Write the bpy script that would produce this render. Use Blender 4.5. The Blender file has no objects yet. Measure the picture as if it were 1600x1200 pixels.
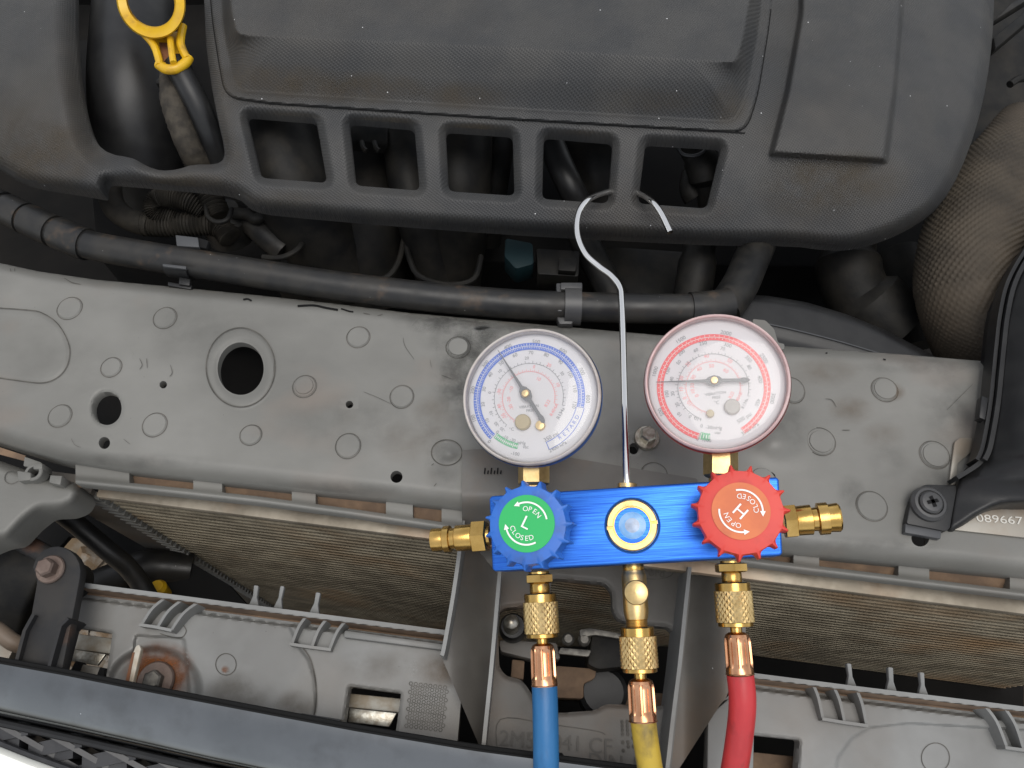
import bpy, bmesh, math, random
import numpy as np
from mathutils import Vector, Matrix

random.seed(7)
R = math.radians
scene = bpy.context.scene
COL = scene.collection

# ---------------------------------------------------------------- camera, sky, sun, exposure
TILT = R(25.0); CAMH = 0.45; FPX = 1256.0
cam = bpy.data.cameras.new("camera"); cam.sensor_width = 36.0; cam.lens = FPX / 1600.0 * 36.0
cam.clip_start = 0.01; cam.clip_end = 50.0
camo = bpy.data.objects.new("camera", cam); COL.objects.link(camo)
camo.location = (0, 0, CAMH); camo.rotation_euler = (TILT, 0, 0)
scene.camera = camo

SUN_EL = R(83.0); SUN_AZ = R(152.0)          # azimuth from +Y towards +X
world = bpy.data.worlds.new("World"); scene.world = world; world.use_nodes = True
wn = world.node_tree; wn.nodes.clear()
w_out = wn.nodes.new("ShaderNodeOutputWorld"); w_bg = wn.nodes.new("ShaderNodeBackground")
w_hs = wn.nodes.new("ShaderNodeHueSaturation"); w_sky = wn.nodes.new("ShaderNodeTexSky")
w_sky.sky_type = 'NISHITA'; w_sky.sun_disc = False
w_sky.sun_elevation = SUN_EL; w_sky.sun_rotation = SUN_AZ
w_sky.air_density = 1.0; w_sky.dust_density = 1.5; w_sky.ozone_density = 1.0
w_hs.inputs["Saturation"].default_value = 0.22
w_bg.inputs["Strength"].default_value = 0.15
wn.links.new(w_sky.outputs[0], w_hs.inputs["Color"]); wn.links.new(w_hs.outputs[0], w_bg.inputs[0])
wn.links.new(w_bg.outputs[0], w_out.inputs[0])
sun = bpy.data.lights.new("sun", 'SUN'); sun.energy = 1.1; sun.angle = R(40); sun.color = (1.0, 0.96, 0.9)
suno = bpy.data.objects.new("sun", sun); COL.objects.link(suno)
sdir = Vector((math.sin(SUN_AZ) * math.cos(SUN_EL), math.cos(SUN_AZ) * math.cos(SUN_EL), math.sin(SUN_EL)))
suno.rotation_euler = sdir.to_track_quat('Z', 'Y').to_euler(); suno.location = sdir * 3
vs = scene.view_settings
vs.view_transform = 'Standard'; vs.look = 'None'; vs.gamma = 1.0; vs.use_curve_mapping = False
vs.exposure = 0.44
scene.cycles.max_bounces = 8; scene.cycles.use_denoising = True
scene.cycles.transparent_max_bounces = 8

# ---------------------------------------------------------------- measuring: photo pixel -> point at a height
CT, ST = math.cos(TILT), math.sin(TILT)
def ray(px, py):
    a = (px - 800.0) / FPX; b = (600.0 - py) / FPX
    return a, ST + b * CT, -CT + b * ST
def P(px, py, z=0.0):
    dx, dy, dz = ray(px, py); t = (z - CAMH) / dz
    return Vector((dx * t, dy * t, z))
def PN(px, py, z):
    dx, dy, dz = ray(px, py); t = (z - CAMH) / dz
    return np.stack([dx * t, dy * t, z + 0 * t], axis=-1)
def kpx(px, py, z):                           # metres per photo pixel there
    return (z - CAMH) / ray(px, py)[2] / FPX

# ---------------------------------------------------------------- mesh helpers
ORIG = {}
def setp(o, label=None, cat=None, group=None, kind=None):
    if label: o["label"] = label
    if cat: o["category"] = cat
    if group: o["group"] = group
    if kind: o["kind"] = kind
    return o
def thing(name, label, cat, loc, group=None, mat4=None):
    o = bpy.data.objects.new(name, None); COL.objects.link(o); o.empty_display_size = 0.01
    if mat4 is not None:
        o.matrix_world = mat4; ORIG[o.name] = Vector((0, 0, 0))
    else:
        o.location = loc; ORIG[o.name] = Vector(loc)
    return setp(o, label, cat, group)
def mesh_of(name, verts, faces, mats, midx=None, smooth=True, angle=32, recalc=True):
    me = bpy.data.meshes.new(name)
    me.from_pydata([tuple(v) for v in verts], [], [tuple(f) for f in faces])
    for m in (mats if isinstance(mats, (list, tuple)) else [mats]): me.materials.append(m)
    if midx is not None:
        me.polygons.foreach_set("material_index", midx)
    if recalc:
        bm = bmesh.new(); bm.from_mesh(me); bmesh.ops.recalc_face_normals(bm, faces=bm.faces); bm.to_mesh(me); bm.free()
    if smooth:
        me.polygons.foreach_set("use_smooth", [True] * len(me.polygons))
        me.set_sharp_from_angle(angle=R(angle))
    me.update()
    return me
def link(name, me, parent=None, origin=None):
    o = bpy.data.objects.new(name, me); COL.objects.link(o)
    c = Vector(origin) if origin is not None else Vector((0, 0, 0))
    ORIG[o.name] = c
    if parent is not None:
        o.parent = parent; o.location = c - ORIG[parent.name]
    else:
        o.location = c
    return o
def mk(name, vf, mat, parent=None, smooth=True, angle=32, recalc=True, midx=None):
    v = np.array([tuple(p) for p in vf[0]], dtype=float)
    if len(vf) > 2 and midx is None: midx = vf[2]
    c = (v.min(axis=0) + v.max(axis=0)) / 2
    if parent is None: c[2] = v[:, 2].min()
    me = mesh_of(name, v - c, vf[1], mat, midx, smooth, angle, recalc)
    return link(name, me, parent, c)
def join(*vfs):
    V, Fc = [], []
    for v, f in vfs:
        n = len(V); V.extend([Vector(p) for p in v]); Fc.extend([tuple(i + n for i in q) for q in f])
    return V, Fc
def joinm(*items):                             # (vf, material index)
    V, Fc, M = [], [], []
    for (v, f), m in items:
        n = len(V); V.extend([Vector(p) for p in v]); Fc.extend([tuple(i + n for i in q) for q in f]); M.extend([m] * len(f))
    return V, Fc, M
def basis(d):
    d = Vector(d).normalized(); up = Vector((0, 0, 1))
    if abs(d.dot(up)) > 0.95: up = Vector((0, 1, 0))
    x = up.cross(d).normalized(); y = d.cross(x)
    return x, y, d
def lathe(p0, axis, prof, seg=32, rfun=None, cap=True, ph=0.0):
    """prof: (distance along the axis, radius); rfun(theta, j) multiplies the radius"""
    x, y, d = basis(axis); p0 = Vector(p0); V, Fc = [], []
    for j, (s, r) in enumerate(prof):
        for i in range(seg):
            th = 2 * math.pi * i / seg + ph
            rr = r * (rfun(th, j) if rfun else 1.0)
            V.append(p0 + d * s + (x * math.cos(th) + y * math.sin(th)) * rr)
    n = len(prof)
    for j in range(n - 1):
        for i in range(seg):
            i2 = (i + 1) % seg
            Fc.append((j * seg + i, j * seg + i2, (j + 1) * seg + i2, (j + 1) * seg + i))
    if cap:
        Fc.append(tuple(range(seg))[::-1]); Fc.append(tuple(range((n - 1) * seg, n * seg)))
    return V, Fc
def cat(pts, n=6):                             # Catmull-Rom through points (tuples of any length)
    pts = [np.array(p, float) for p in pts]; out = []
    for i in range(len(pts) - 1):
        p0 = pts[max(i - 1, 0)]; p1 = pts[i]; p2 = pts[i + 1]; p3 = pts[min(i + 2, len(pts) - 1)]
        for k in range(n):
            t = k / n
            out.append(0.5 * ((2 * p1) + (-p0 + p2) * t + (2 * p0 - 5 * p1 + 4 * p2 - p3) * t * t + (-p0 + 3 * p1 - 3 * p2 + p3) * t ** 3))
    out.append(pts[-1]); return out
def tube(path, rad, seg=16, rfun=None, flat=1.0):
    """sweep a circle along world points; rad a number or list"""
    path = [Vector(p) for p in path]; n = len(path); V, Fc = [], []
    tang = [(path[min(i + 1, n - 1)] - path[max(i - 1, 0)]).normalized() for i in range(n)]
    x, y, _ = basis(tang[0])
    for i in range(n):
        t = tang[i]; x = (x - t * x.dot(t)).normalized(); y = t.cross(x)
        r = rad[i] if hasattr(rad, '__len__') else rad
        for k in range(seg):
            th = 2 * math.pi * k / seg
            rr = r * (rfun(th, i) if rfun else 1.0)
            V.append(path[i] + x * math.cos(th) * rr + y * math.sin(th) * rr * flat)
    for i in range(n - 1):
        for k in range(seg):
            k2 = (k + 1) % seg
            Fc.append((i * seg + k, i * seg + k2, (i + 1) * seg + k2, (i + 1) * seg + k))
    Fc.append(tuple(range(seg))[::-1]); Fc.append(tuple(range((n - 1) * seg, n * seg)))
    return V, Fc
def ptube(pts, rad, n=6, seg=16, **kw):        # pts: (px, py, z)
    c = cat(pts, n); return tube([P(a[0], a[1], a[2]) for a in c], rad, seg, **kw)
def prism(top, depth, bevel=0.0, down=Vector((0, 0, -1)), seg=2):
    """extrude an outline (list of points) downwards and round its edges"""
    bm = bmesh.new(); vs_ = [bm.verts.new(tuple(p)) for p in top]; f = bm.faces.new(vs_)
    f.normal_update()
    if f.normal.dot(down) > 0: f.normal_flip()
    r = bmesh.ops.extrude_face_region(bm, geom=[f])
    nv = [g for g in r['geom'] if isinstance(g, bmesh.types.BMVert)]
    bmesh.ops.translate(bm, verts=nv, vec=down * depth)
    bmesh.ops.recalc_face_normals(bm, faces=bm.faces)
    if bevel > 0:
        ed = [e for e in bm.edges if len(e.link_faces) == 2 and e.calc_face_angle(0) > R(28)]
        bmesh.ops.bevel(bm, geom=ed, offset=bevel, segments=seg, profile=0.5, affect='EDGES', clamp_overlap=True)
    bm.verts.index_update()
    out = ([v.co.copy() for v in bm.verts], [tuple(v.index for v in q.verts) for q in bm.faces]); bm.free()
    return out
def pprism(pxs, z, depth, bevel=0.0, **kw):
    return prism([P(a[0], a[1], z) for a in pxs], depth, bevel, **kw)
def circ(cx, cy, r, n=28, ry=None, ph=0.0):
    ry = r if ry is None else ry
    return [(cx + r * math.cos(2 * math.pi * i / n + ph), cy + ry * math.sin(2 * math.pi * i / n + ph)) for i in range(n)]
def chaikin(pts, n=2, closed=True):
    pts = [np.array(p, float) for p in pts]
    for _ in range(n):
        q = []
        m = len(pts)
        rng = range(m) if closed else range(m - 1)
        if not closed: q.append(pts[0])
        for i in rng:
            a, b = pts[i], pts[(i + 1) % m]
            q += [a * .75 + b * .25, a * .25 + b * .75]
        if not closed: q.append(pts[-1])
        pts = q
    return pts
def rpoly(pts, r, n=4):                         # round the corners of a pixel polygon with radius ~r
    out = []; m = len(pts); pts = [np.array(p, float) for p in pts]
    for i in range(m):
        a, b, c = pts[i - 1], pts[i], pts[(i + 1) % m]
        la, lc = np.linalg.norm(a - b), np.linalg.norm(c - b); rr = min(r, la * .45, lc * .45)
        p = b + (a - b) / la * rr; q = b + (c - b) / lc * rr
        for k in range(n + 1):
            t = k / n; out.append((1 - t) ** 2 * p + 2 * t * (1 - t) * b + t * t * q)
    return out
# signed distance to a pixel polygon, negative inside
def psdf(poly):
    q = np.array([tuple(p) for p in poly], float)
    def f(X, Y):
        d = np.full(X.shape, 1e18); s = np.ones(X.shape)
        for i in range(len(q)):
            ax, ay = q[i - 1]; bx, by = q[i]
            ex, ey = bx - ax, by - ay; wx, wy = X - ax, Y - ay
            L = ex * ex + ey * ey
            if L < 1e-12: continue
            t = np.clip((wx * ex + wy * ey) / L, 0, 1)
            d = np.minimum(d, (wx - ex * t) ** 2 + (wy - ey * t) ** 2)
            c1 = (ay <= Y) & (by > Y) & (ex * wy > ey * wx); c2 = (ay > Y) & (by <= Y) & (ex * wy < ey * wx)
            s = np.where(c1 | c2, -s, s)
        return np.sqrt(d) * s
    return f
def csdf(cx, cy, r, ry=None):
    ry = ry or r
    return lambda X, Y: (np.sqrt(((X - cx) / r) ** 2 + ((Y - cy) / ry) ** 2) - 1) * min(r, ry)
def ldist(line):                               # distance below a polyline y(x)
    lx = [p[0] for p in line]; ly = [p[1] for p in line]
    return lambda X, Y: Y - np.interp(X, lx, ly)
def sst(t):
    t = np.clip(t, 0, 1); return t * t * (3 - 2 * t)
def field(sdf, zf, box, step, skirt=0.0, skirt_at=None):
    """a sheet over the pixels where sdf < 0, lifted to heights zf, with turned-down edges"""
    x0, y0, x1, y1 = box
    nx = int((x1 - x0) / step) + 1; ny = int((y1 - y0) / step) + 1
    X, Y = np.meshgrid(x0 + step * np.arange(nx), y0 + step * np.arange(ny))
    S = sdf(X, Y); S = np.where(S == 0, -1e-6, S)
    ins = S < 0
    px, py, idx = [], [], {}
    def gv(i, j):
        k = (i, j)
        if k not in idx: idx[k] = len(px); px.append(X[j, i]); py.append(Y[j, i])
        return idx[k]
    def ev(i, j, i2, j2):
        k = (i, j, i2, j2) if (i, j) < (i2, j2) else (i2, j2, i, j)
        if k not in idx:
            a, b = S[j, i], S[j2, i2]; t = a / (a - b)
            idx[k] = len(px); px.append(X[j, i] + (X[j2, i2] - X[j, i]) * t); py.append(Y[j, i] + (Y[j2, i2] - Y[j, i]) * t)
        return idx[k]
    faces, edges = [], []
    cnt = ins[:-1, :-1].astype(int) + ins[:-1, 1:] + ins[1:, :-1] + ins[1:, 1:]
    for j, i in zip(*np.nonzero(cnt)):
        cs = [(i, j), (i, j + 1), (i + 1, j + 1), (i + 1, j)]
        if cnt[j, i] == 4:
            faces.append([gv(*c) for c in cs]); continue
        poly, cut = [], []
        for q in range(4):
            a, b = cs[q], cs[(q + 1) % 4]; ia, ib = ins[a[1], a[0]], ins[b[1], b[0]]
            if ia: poly.append(gv(*a))
            if ia != ib:
                e = ev(*a, *b); poly.append(e); cut.append((e, ia))
        if len(poly) >= 3:
            faces.append(poly)
            if len(cut) == 2: edges.append((cut[0][0], cut[1][0]) if cut[0][1] else (cut[1][0], cut[0][0]))
    px, py = np.array(px), np.array(py)
    z = zf(px, py)
    V = [tuple(v) for v in PN(px, py, z)]
    if skirt:
        low = {}
        for a, b in edges:
            for c in (a, b):
                if c not in low:
                    low[c] = len(V); s_ = skirt_at(px[c], py[c]) if skirt_at else skirt
                    V.append((V[c][0], V[c][1], V[c][2] - s_))
            faces.append((b, a, low[a], low[b]))
    return V, faces
def wall(pxs, ztop, zbot, w):                    # a thin upright wall along pixel points; w metres thick
    V, Fc = [], []; n = len(pxs)
    zt = ztop if hasattr(ztop, '__len__') else [ztop] * n; zb = zbot if hasattr(zbot, '__len__') else [zbot] * n
    c = [P(p[0], p[1], zt[i]) for i, p in enumerate(pxs)]
    for i in range(n):
        t = c[min(i + 1, n - 1)] - c[max(i - 1, 0)]; t.z = 0; nrm = Vector((-t.y, t.x, 0)).normalized() * w / 2
        b = c[i].copy(); b.z = zb[i]
        V += [c[i] - nrm, c[i] + nrm, b + nrm, b - nrm]
    for i in range(n - 1):
        for k in range(4):
            k2 = (k + 1) % 4; Fc.append((i * 4 + k, i * 4 + k2, i * 4 + 4 + k2, i * 4 + 4 + k))
    Fc += [(3, 2, 1, 0), (n * 4 - 4, n * 4 - 3, n * 4 - 2, n * 4 - 1)]
    return V, Fc
def disc(c, r, n=24, ry=None, nrm=None):
    V = [Vector((c[0] + r * math.cos(2 * math.pi * i / n), c[1] + (ry or r) * math.sin(2 * math.pi * i / n), c[2])) for i in range(n)]
    return V, [tuple(range(n))]
def band(c, r0, r1, a0, a1, n=48):               # flat ring sector, degrees, counter-clockwise
    V, Fc = [], []
    for i in range(n + 1):
        a = R(a0 + (a1 - a0) * i / n)
        for r in (r0, r1): V.append(Vector((c[0] + r * math.cos(a), c[1] + r * math.sin(a), c[2])))
    for i in range(n): Fc.append((2 * i, 2 * i + 1, 2 * i + 3, 2 * i + 2))
    return V, Fc
# lettering: every string is turned into a mesh once
TXT = {}
def cache_text(strings, shear=0.0):
    obs = []
    for s in strings:
        cu = bpy.data.curves.new("t", 'FONT'); cu.body = s; cu.size = 1.0; cu.align_x = 'CENTER'; cu.align_y = 'CENTER'; cu.resolution_u = 3
        o = bpy.data.objects.new("t", cu); COL.objects.link(o); obs.append((s, o))
    dg = bpy.context.evaluated_depsgraph_get(); dg.update()
    for s, o in obs:
        me = bpy.data.meshes.new_from_object(o.evaluated_get(dg))
        xs = [v.co for v in me.vertices]
        cx = (min(c.x for c in xs) + max(c.x for c in xs)) / 2; cy = 0.25 * 0
        TXT[s] = ([Vector((c.x - cx, c.y, 0)) for c in xs], [tuple(p.vertices) for p in me.polygons])
        bpy.data.meshes.remove(me)
    for s, o in obs:
        cu = o.data; bpy.data.objects.remove(o); bpy.data.curves.remove(cu)
def text(s, c, size, rot=0.0, sx=1.0):
    v, f = TXT[s]; ca, sa = math.cos(R(rot)), math.sin(R(rot))
    return [Vector((c[0] + (p.x * sx * ca - p.y * sa) * size, c[1] + (p.x * sx * sa + p.y * ca) * size, c[2])) for p in v], f
def emboss(s, px, py, z, size, rot, h=0.0005, sx=1.0):   # raised lettering lying flat at height z
    p = P(px, py, z); v, f = text(s, p, size, rot, sx)
    n = len(v); V = list(v) + [q - Vector((0, 0, h)) for q in v]; Fc = list(f)
    cnt = {}
    for q in f:
        for i in range(len(q)):
            a, b = q[i], q[(i + 1) % len(q)]; cnt[(a, b)] = 1
    for (a, b) in cnt:
        if (b, a) not in cnt: Fc.append((b, a, a + n, b + n))
    return V, Fc

# ---------------------------------------------------------------- materials
def mat(name, c1, c2=None, ns=40.0, lo=0.4, hi=0.6, rough=0.5, metal=0.0, bump=0.0, bs=300.0, stretch=(1, 1, 1), dust=None,
        specks=None, coat=0.0, rvar=0.0, weave=None, ior=1.5, det=4.0, spec2=None, spec=None, world_=False):
    m = bpy.data.materials.new(name); m.use_nodes = True; nt = m.node_tree; N = nt.nodes; L = nt.links
    b = N["Principled BSDF"]; b.inputs["Roughness"].default_value = rough; b.inputs["Metallic"].default_value = metal
    b.inputs["IOR"].default_value = ior
    if spec is not None: b.inputs['Specular IOR Level'].default_value = spec
    if coat: b.inputs["Coat Weight"].default_value = coat; b.inputs["Coat Roughness"].default_value = 0.08
    tc = N.new("ShaderNodeTexCoord"); mp = N.new("ShaderNodeMapping"); L.new(tc.outputs["Object"], mp.inputs[0])
    mp.inputs["Scale"].default_value = stretch
    oi = N.new("ShaderNodeObjectInfo"); mr = N.new("ShaderNodeVectorMath"); mr.operation = 'ADD'
    sc = N.new("ShaderNodeMath"); sc.operation = 'MULTIPLY'; sc.inputs[1].default_value = 7.0; L.new(oi.outputs["Random"], sc.inputs[0])
    L.new(mp.outputs[0], mr.inputs[0])
    if world_: ge = N.new("ShaderNodeNewGeometry"); L.new(ge.outputs["Position"], mp.inputs[0])
    else: L.new(sc.outputs[0], mr.inputs[1])
    V = mr.outputs[0]
    def noise(scale, detail=det, vec=V, ro=0.55):
        n = N.new("ShaderNodeTexNoise"); n.inputs["Scale"].default_value = scale; n.inputs["Detail"].default_value = detail
        n.inputs["Roughness"].default_value = ro; L.new(vec, n.inputs["Vector"]); return n.outputs["Fac"]
    def rng(src, a, c, t0=0.0, t1=1.0):
        n = N.new("ShaderNodeMapRange"); n.inputs[1].default_value = a; n.inputs[2].default_value = c
        n.inputs[3].default_value = t0; n.inputs[4].default_value = t1; L.new(src, n.inputs[0]); return n.outputs[0]
    def mix(fac, a, c):
        n = N.new("ShaderNodeMix"); n.data_type = 'RGBA'
        if hasattr(fac, 'links'): L.new(fac, n.inputs["Factor"])
        else: n.inputs["Factor"].default_value = fac
        for s_, v_ in ((n.inputs[6], a), (n.inputs[7], c)):
            if hasattr(v_, 'links'): L.new(v_, s_)
            else: s_.default_value = (*v_, 1)
        return n.outputs[2]
    col = c1
    if c2 is not None: col = mix(rng(noise(ns), lo, hi), c1, c2)
    if dust is not None:                        # (colour, scale, lo, hi, amount)
        col = mix(rng(noise(dust[1], 6.0), dust[2], dust[3], 0, dust[4]), col, dust[0])
    if spec2 is not None:
        col = mix(rng(noise(spec2[1], 2.0), spec2[2], spec2[3], 0, spec2[4]), col, spec2[0])
    if specks is not None:                      # (scale, radius, colour)
        vo = N.new("ShaderNodeTexVoronoi"); vo.inputs["Scale"].default_value = specks[0]; L.new(V, vo.inputs["Vector"])
        hit = rng(vo.outputs["Distance"], specks[1], specks[1] * 0.6)
        wn_ = N.new("ShaderNodeTexWhiteNoise"); L.new(vo.outputs["Position"], wn_.inputs["Vector"])
        keep = rng(wn_.outputs["Value"], specks[3], specks[3] + 0.01)
        mu = N.new("ShaderNodeMath"); mu.operation = 'MULTIPLY'; L.new(hit, mu.inputs[0]); L.new(keep, mu.inputs[1])
        col = mix(mu.outputs[0], col, specks[2])
    if hasattr(col, 'links'): L.new(col, b.inputs["Base Color"])
    else: b.inputs["Base Color"].default_value = (*col, 1)
    if rvar: L.new(rng(noise(ns * 1.7), 0.3, 0.7, max(0.02, rough - rvar), rough + rvar), b.inputs["Roughness"])
    hgt = None
    if weave:                                   # fine moulded-in weave: two crossed waves
        outs = []
        for ang in (32, -58):
            w = N.new("ShaderNodeTexWave"); w.wave_type = 'BANDS'; w.inputs["Scale"].default_value = weave[0]
            mm = N.new("ShaderNodeMapping"); mm.inputs["Rotation"].default_value = (0, 0, R(ang)); L.new(tc.outputs["Object"], mm.inputs[0])
            L.new(mm.outputs[0], w.inputs["Vector"]); outs.append(w.outputs["Fac"])
        mu = N.new("ShaderNodeMath"); mu.operation = 'MULTIPLY'; L.new(outs[0], mu.inputs[0]); L.new(outs[1], mu.inputs[1]); hgt = mu.outputs[0]
        bp = N.new("ShaderNodeBump"); bp.inputs["Strength"].default_value = weave[1]; bp.inputs["Distance"].default_value = 0.0006
        L.new(hgt, bp.inputs["Height"]); last = bp.outputs[0]
    else: last = None
    if bump:
        bp = N.new("ShaderNodeBump"); bp.inputs["Strength"].default_value = bump; bp.inputs["Distance"].default_value = 0.001
        L.new(noise(bs, 3.0), bp.inputs["Height"])
        if last: L.new(last, bp.inputs["Normal"])
        last = bp.outputs[0]
    if last: L.new(last, b.inputs["Normal"])
    return m

M = {}
M['cover'] = mat("cover plastic", (.030, .0305, .031), (.042, .041, .039), 25, rough=.52, weave=(215, .5), dust=((.075, .058, .038), 6, .52, .76, .3),
                 specks=(150, .07, (.75, .75, .75), .86), rvar=.06, spec=.42)
M['black'] = mat("black plastic", (.010, .010, .010), (.022, .021, .019), 60, rough=.5, dust=((.055, .047, .037), 40, .5, .75, .5), rvar=.12, spec=.25)
M['deep'] = mat("dusty dark casting", (.008, .008, .008), (.016, .015, .013), 50, rough=.55, bump=.15, bs=400, dust=((.036, .031, .024), 30, .5, .7, .5), spec=.18)
M['duct'] = mat("satin black duct", (.010, .010, .0105), (.016, .016, .016), 60, rough=.42, bump=.05, bs=900, spec=.38)
M['pipe'] = mat("black rubber pipe", (.012, .012, .012), (.024, .022, .019), 50, rough=.42, rvar=.1, dust=((.11, .07, .042), 55, .6, .76, .6), specks=(220, .06, (.5, .5, .48), .9), spec=.4)
M['panel'] = mat("grey moulded panel", (.186, .182, .166), (.146, .143, .129), 9, .38, .62, rough=.52, bump=.06, bs=500,
                 dust=((.095, .093, .085), 8, .46, .70, .5), specks=(190, .055, (.05, .047, .043), .88), spec2=((.22, .155, .115), 13, .55, .75, .35), rvar=.08, stretch=(1, 1.4, 1), world_=True)
M['carrier'] = mat("grey carrier plastic", (.205, .207, .20), (.16, .16, .153), 16, rough=.5, bump=.05, bs=700,
                   dust=((.14, .11, .08), 10, .5, .75, .5), specks=(160, .05, (.05, .047, .043), .9), rvar=.08, world_=True)
M['bracket'] = mat("dusty bracket plastic", (.125, .119, .108), (.095, .088, .078), 20, rough=.55, bump=.06, bs=700, dust=((.15, .10, .062), 13, .47, .7, .75),
                   specks=(150, .05, (.5, .5, .48), .92))
M['letter'] = mat("moulded lettering", (.085, .078, .068), rough=.6)
M['browndust'] = mat("brown road dust", (.20, .13, .08), (.13, .085, .055), 60, rough=.85, bump=.2, bs=500)
M['mark'] = mat("dirt in a joint", (.060, .056, .048), (.10, .092, .08), 120, rough=.8)
M['scuff_shade'] = mat("black scuff", (.012, .012, .012), rough=.8, spec=.1)  # scuffs, plain black parts, and black standing in for shade
M['brass'] = mat("brass", (.62, .40, .13), (.50, .31, .09), 90, rough=.24, metal=1.0, rvar=.07, bump=.03, bs=900)
M['brasspale'] = mat("pale brass", (.72, .53, .25), (.52, .36, .15), 160, .42, .75, rough=.36, metal=1.0, bump=.05, bs=800)
M['copper'] = mat("copper ferrule", (.68, .36, .20), (.55, .27, .14), 80, rough=.24, metal=1.0, rvar=.06)
M['chrome'] = mat("chromed wire", (.78, .77, .75), rough=.12, metal=1.0)
M['steel'] = mat("zinc steel", (.50, .48, .42), (.30, .27, .22), 260, rough=.36, metal=.9, bump=.1, bs=500)
M['oldsteel'] = mat("dusty old steel", (.17, .16, .14), (.09, .085, .075), 200, rough=.5, metal=.6, bump=.15, bs=500)
M['darksteel'] = mat("dark painted steel", (.022, .022, .023), (.032, .030, .028), 60, rough=.6, dust=((.15, .06, .024), 24, .60, .78, .75), spec=.22)
M['rust'] = mat("rust", (.17, .065, .025), (.10, .05, .03), 90, rough=.8, bump=.3, bs=500)
M['rustybolt'] = mat("browned bolt", (.12, .085, .07), (.16, .12, .10), 120, rough=.55, metal=.5, bump=.2, bs=500)
M['blueano'] = mat("brushed blue anodised aluminium", (.008, .065, .40), (.045, .22, .76), 45, .32, .68, rough=.34, metal=.75, stretch=(.8, 70, 70), bump=.05, bs=60, rvar=.08)
M['blueplas'] = mat("blue plastic", (.016, .115, .46), (.02, .13, .50), 60, rough=.45, bump=.03, bs=600, specks=(260, .07, (.02, .03, .1), .88), dust=((.03, .06, .16), 70, .58, .75, .5))
M['redplas'] = mat("red plastic", (.62, .045, .030), (.58, .04, .03), 60, rough=.48, bump=.03, bs=600, dust=((.30, .02, .02), 70, .58, .75, .5))
M['green'] = mat("green sticker", (.012, .40, .10), rough=.5)
M['orange'] = mat("orange sticker", (.62, .155, .045), (.56, .13, .04), 90, rough=.5, specks=(300, .06, (.3, .04, .03), .9), dust=((.35, .06, .03), 60, .6, .75, .5))
M['white'] = mat("white print", (.80, .80, .77), rough=.5)
M['dial'] = mat("white dial", (.66, .65, .665), rough=.6, specks=(260, .05, (.1, .1, .1), .97))
M['pblue'] = mat("blue print", (.03, .12, .55), rough=.5)
M['pred'] = mat("red print", (.80, .06, .06), rough=.5)
M['ppink'] = mat("light red print", (.85, .25, .26), rough=.5)
M['pgrey'] = mat("grey print", (.18, .19, .2), rough=.5)
M['pgreen'] = mat("green print", (.10, .42, .20), rough=.5)
M['needle'] = mat("grey needle", (.10, .105, .11), rough=.5)
M['bezel'] = mat("cloudy clear bezel", (.70, .52, .50), (.60, .42, .41), 60, rough=.22, rvar=.08)
M['bezelchrome'] = mat("worn cream bezel", (.62, .57, .53), (.36, .30, .25), 40, .5, .78, rough=.22, metal=.15, rvar=.06)
M['bluecase'] = mat("blue gauge case", (.02, .10, .36), rough=.35)
M['redcase'] = mat("red gauge case", (.55, .03, .035), rough=.35)
M['tan'] = mat("tan rubber plug", (.42, .34, .18), rough=.5)
M['plug'] = mat("grey rubber plug", (.36, .34, .31), rough=.5)
M['lensblue'] = mat("pale blue sight glass", (.30, .52, .82), (.18, .40, .74), 160, rough=.2)
M['lensgrey'] = mat("grey sight glass centre", (.30, .36, .47), (.4, .5, .66), 200, rough=.2)
M['lensrim'] = mat("speckled sight glass rim", (.13, .22, .36), (.03, .035, .05), 700, .48, .6, rough=.2)
M['hblue'] = mat("blue hose rubber", (.013, .105, .265), (.018, .125, .30), 60, rough=.42, bump=.1, bs=500, dust=((.02, .05, .11), 80, .56, .74, .6), specks=(220, .06, (.2, .25, .3), .93), stretch=(1, .4, 1))
M['hyellow'] = mat("yellow hose rubber", (.46, .32, .035), (.37, .25, .03), 60, rough=.45, bump=.1, bs=500, dust=((.09, .07, .03), 80, .52, .70, .75), stretch=(1, .6, 1))
M['hred'] = mat("red hose rubber", (.46, .030, .035), (.38, .024, .028), 60, rough=.42, bump=.1, bs=500, dust=((.10, .014, .014), 90, .55, .72, .7), stretch=(1, .4, 1))
M['trim'] = mat("smoked gloss trim", (.20, .207, .21), (.17, .177, .18), 20, rough=.11, metal=1.0, dust=((.11, .11, .108), 45, .5, .75, .5), specks=(110, .05, (.6, .6, .6), .9))
M['lattice'] = mat("grille plastic", (.030, .030, .032), (.045, .045, .047), 60, rough=.42, spec=.45)
M['whitepaint'] = mat("white car paint", (.80, .80, .74), rough=.25, coat=.5)
M['heat'] = mat("brown heat shield", (.058, .047, .034), (.038, .031, .023), 30, rough=.65, metal=.0, dust=((.09, .07, .05), 18, .48, .72, .6), spec=.25)
M['gravel'] = mat("gravel", (.17, .12, .07), (.22, .19, .15), 40, rough=.9, bump=.6, bs=120)
M['pebble'] = mat("pebble", (.19, .13, .075), (.27, .24, .20), 60, .42, .58, rough=.85, bump=.5, bs=150)
M['fin'] = mat("tan radiator metal", (.33, .285, .205), (.20, .17, .12), 35, rough=.55, metal=.25, dust=((.38, .22, .10), 9, .52, .72, .6), world_=True)
M['findark'] = mat("radiator fins", (.115, .095, .068), (.06, .05, .036), 30, rough=.6, metal=.2, dust=((.16, .09, .045), 12, .54, .74, .5))
M['radbar'] = mat("radiator top bar", (.36, .315, .245), (.24, .205, .155), 50, rough=.45, metal=.4, dust=((.42, .20, .08), 6, .5, .68, .7))
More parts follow.
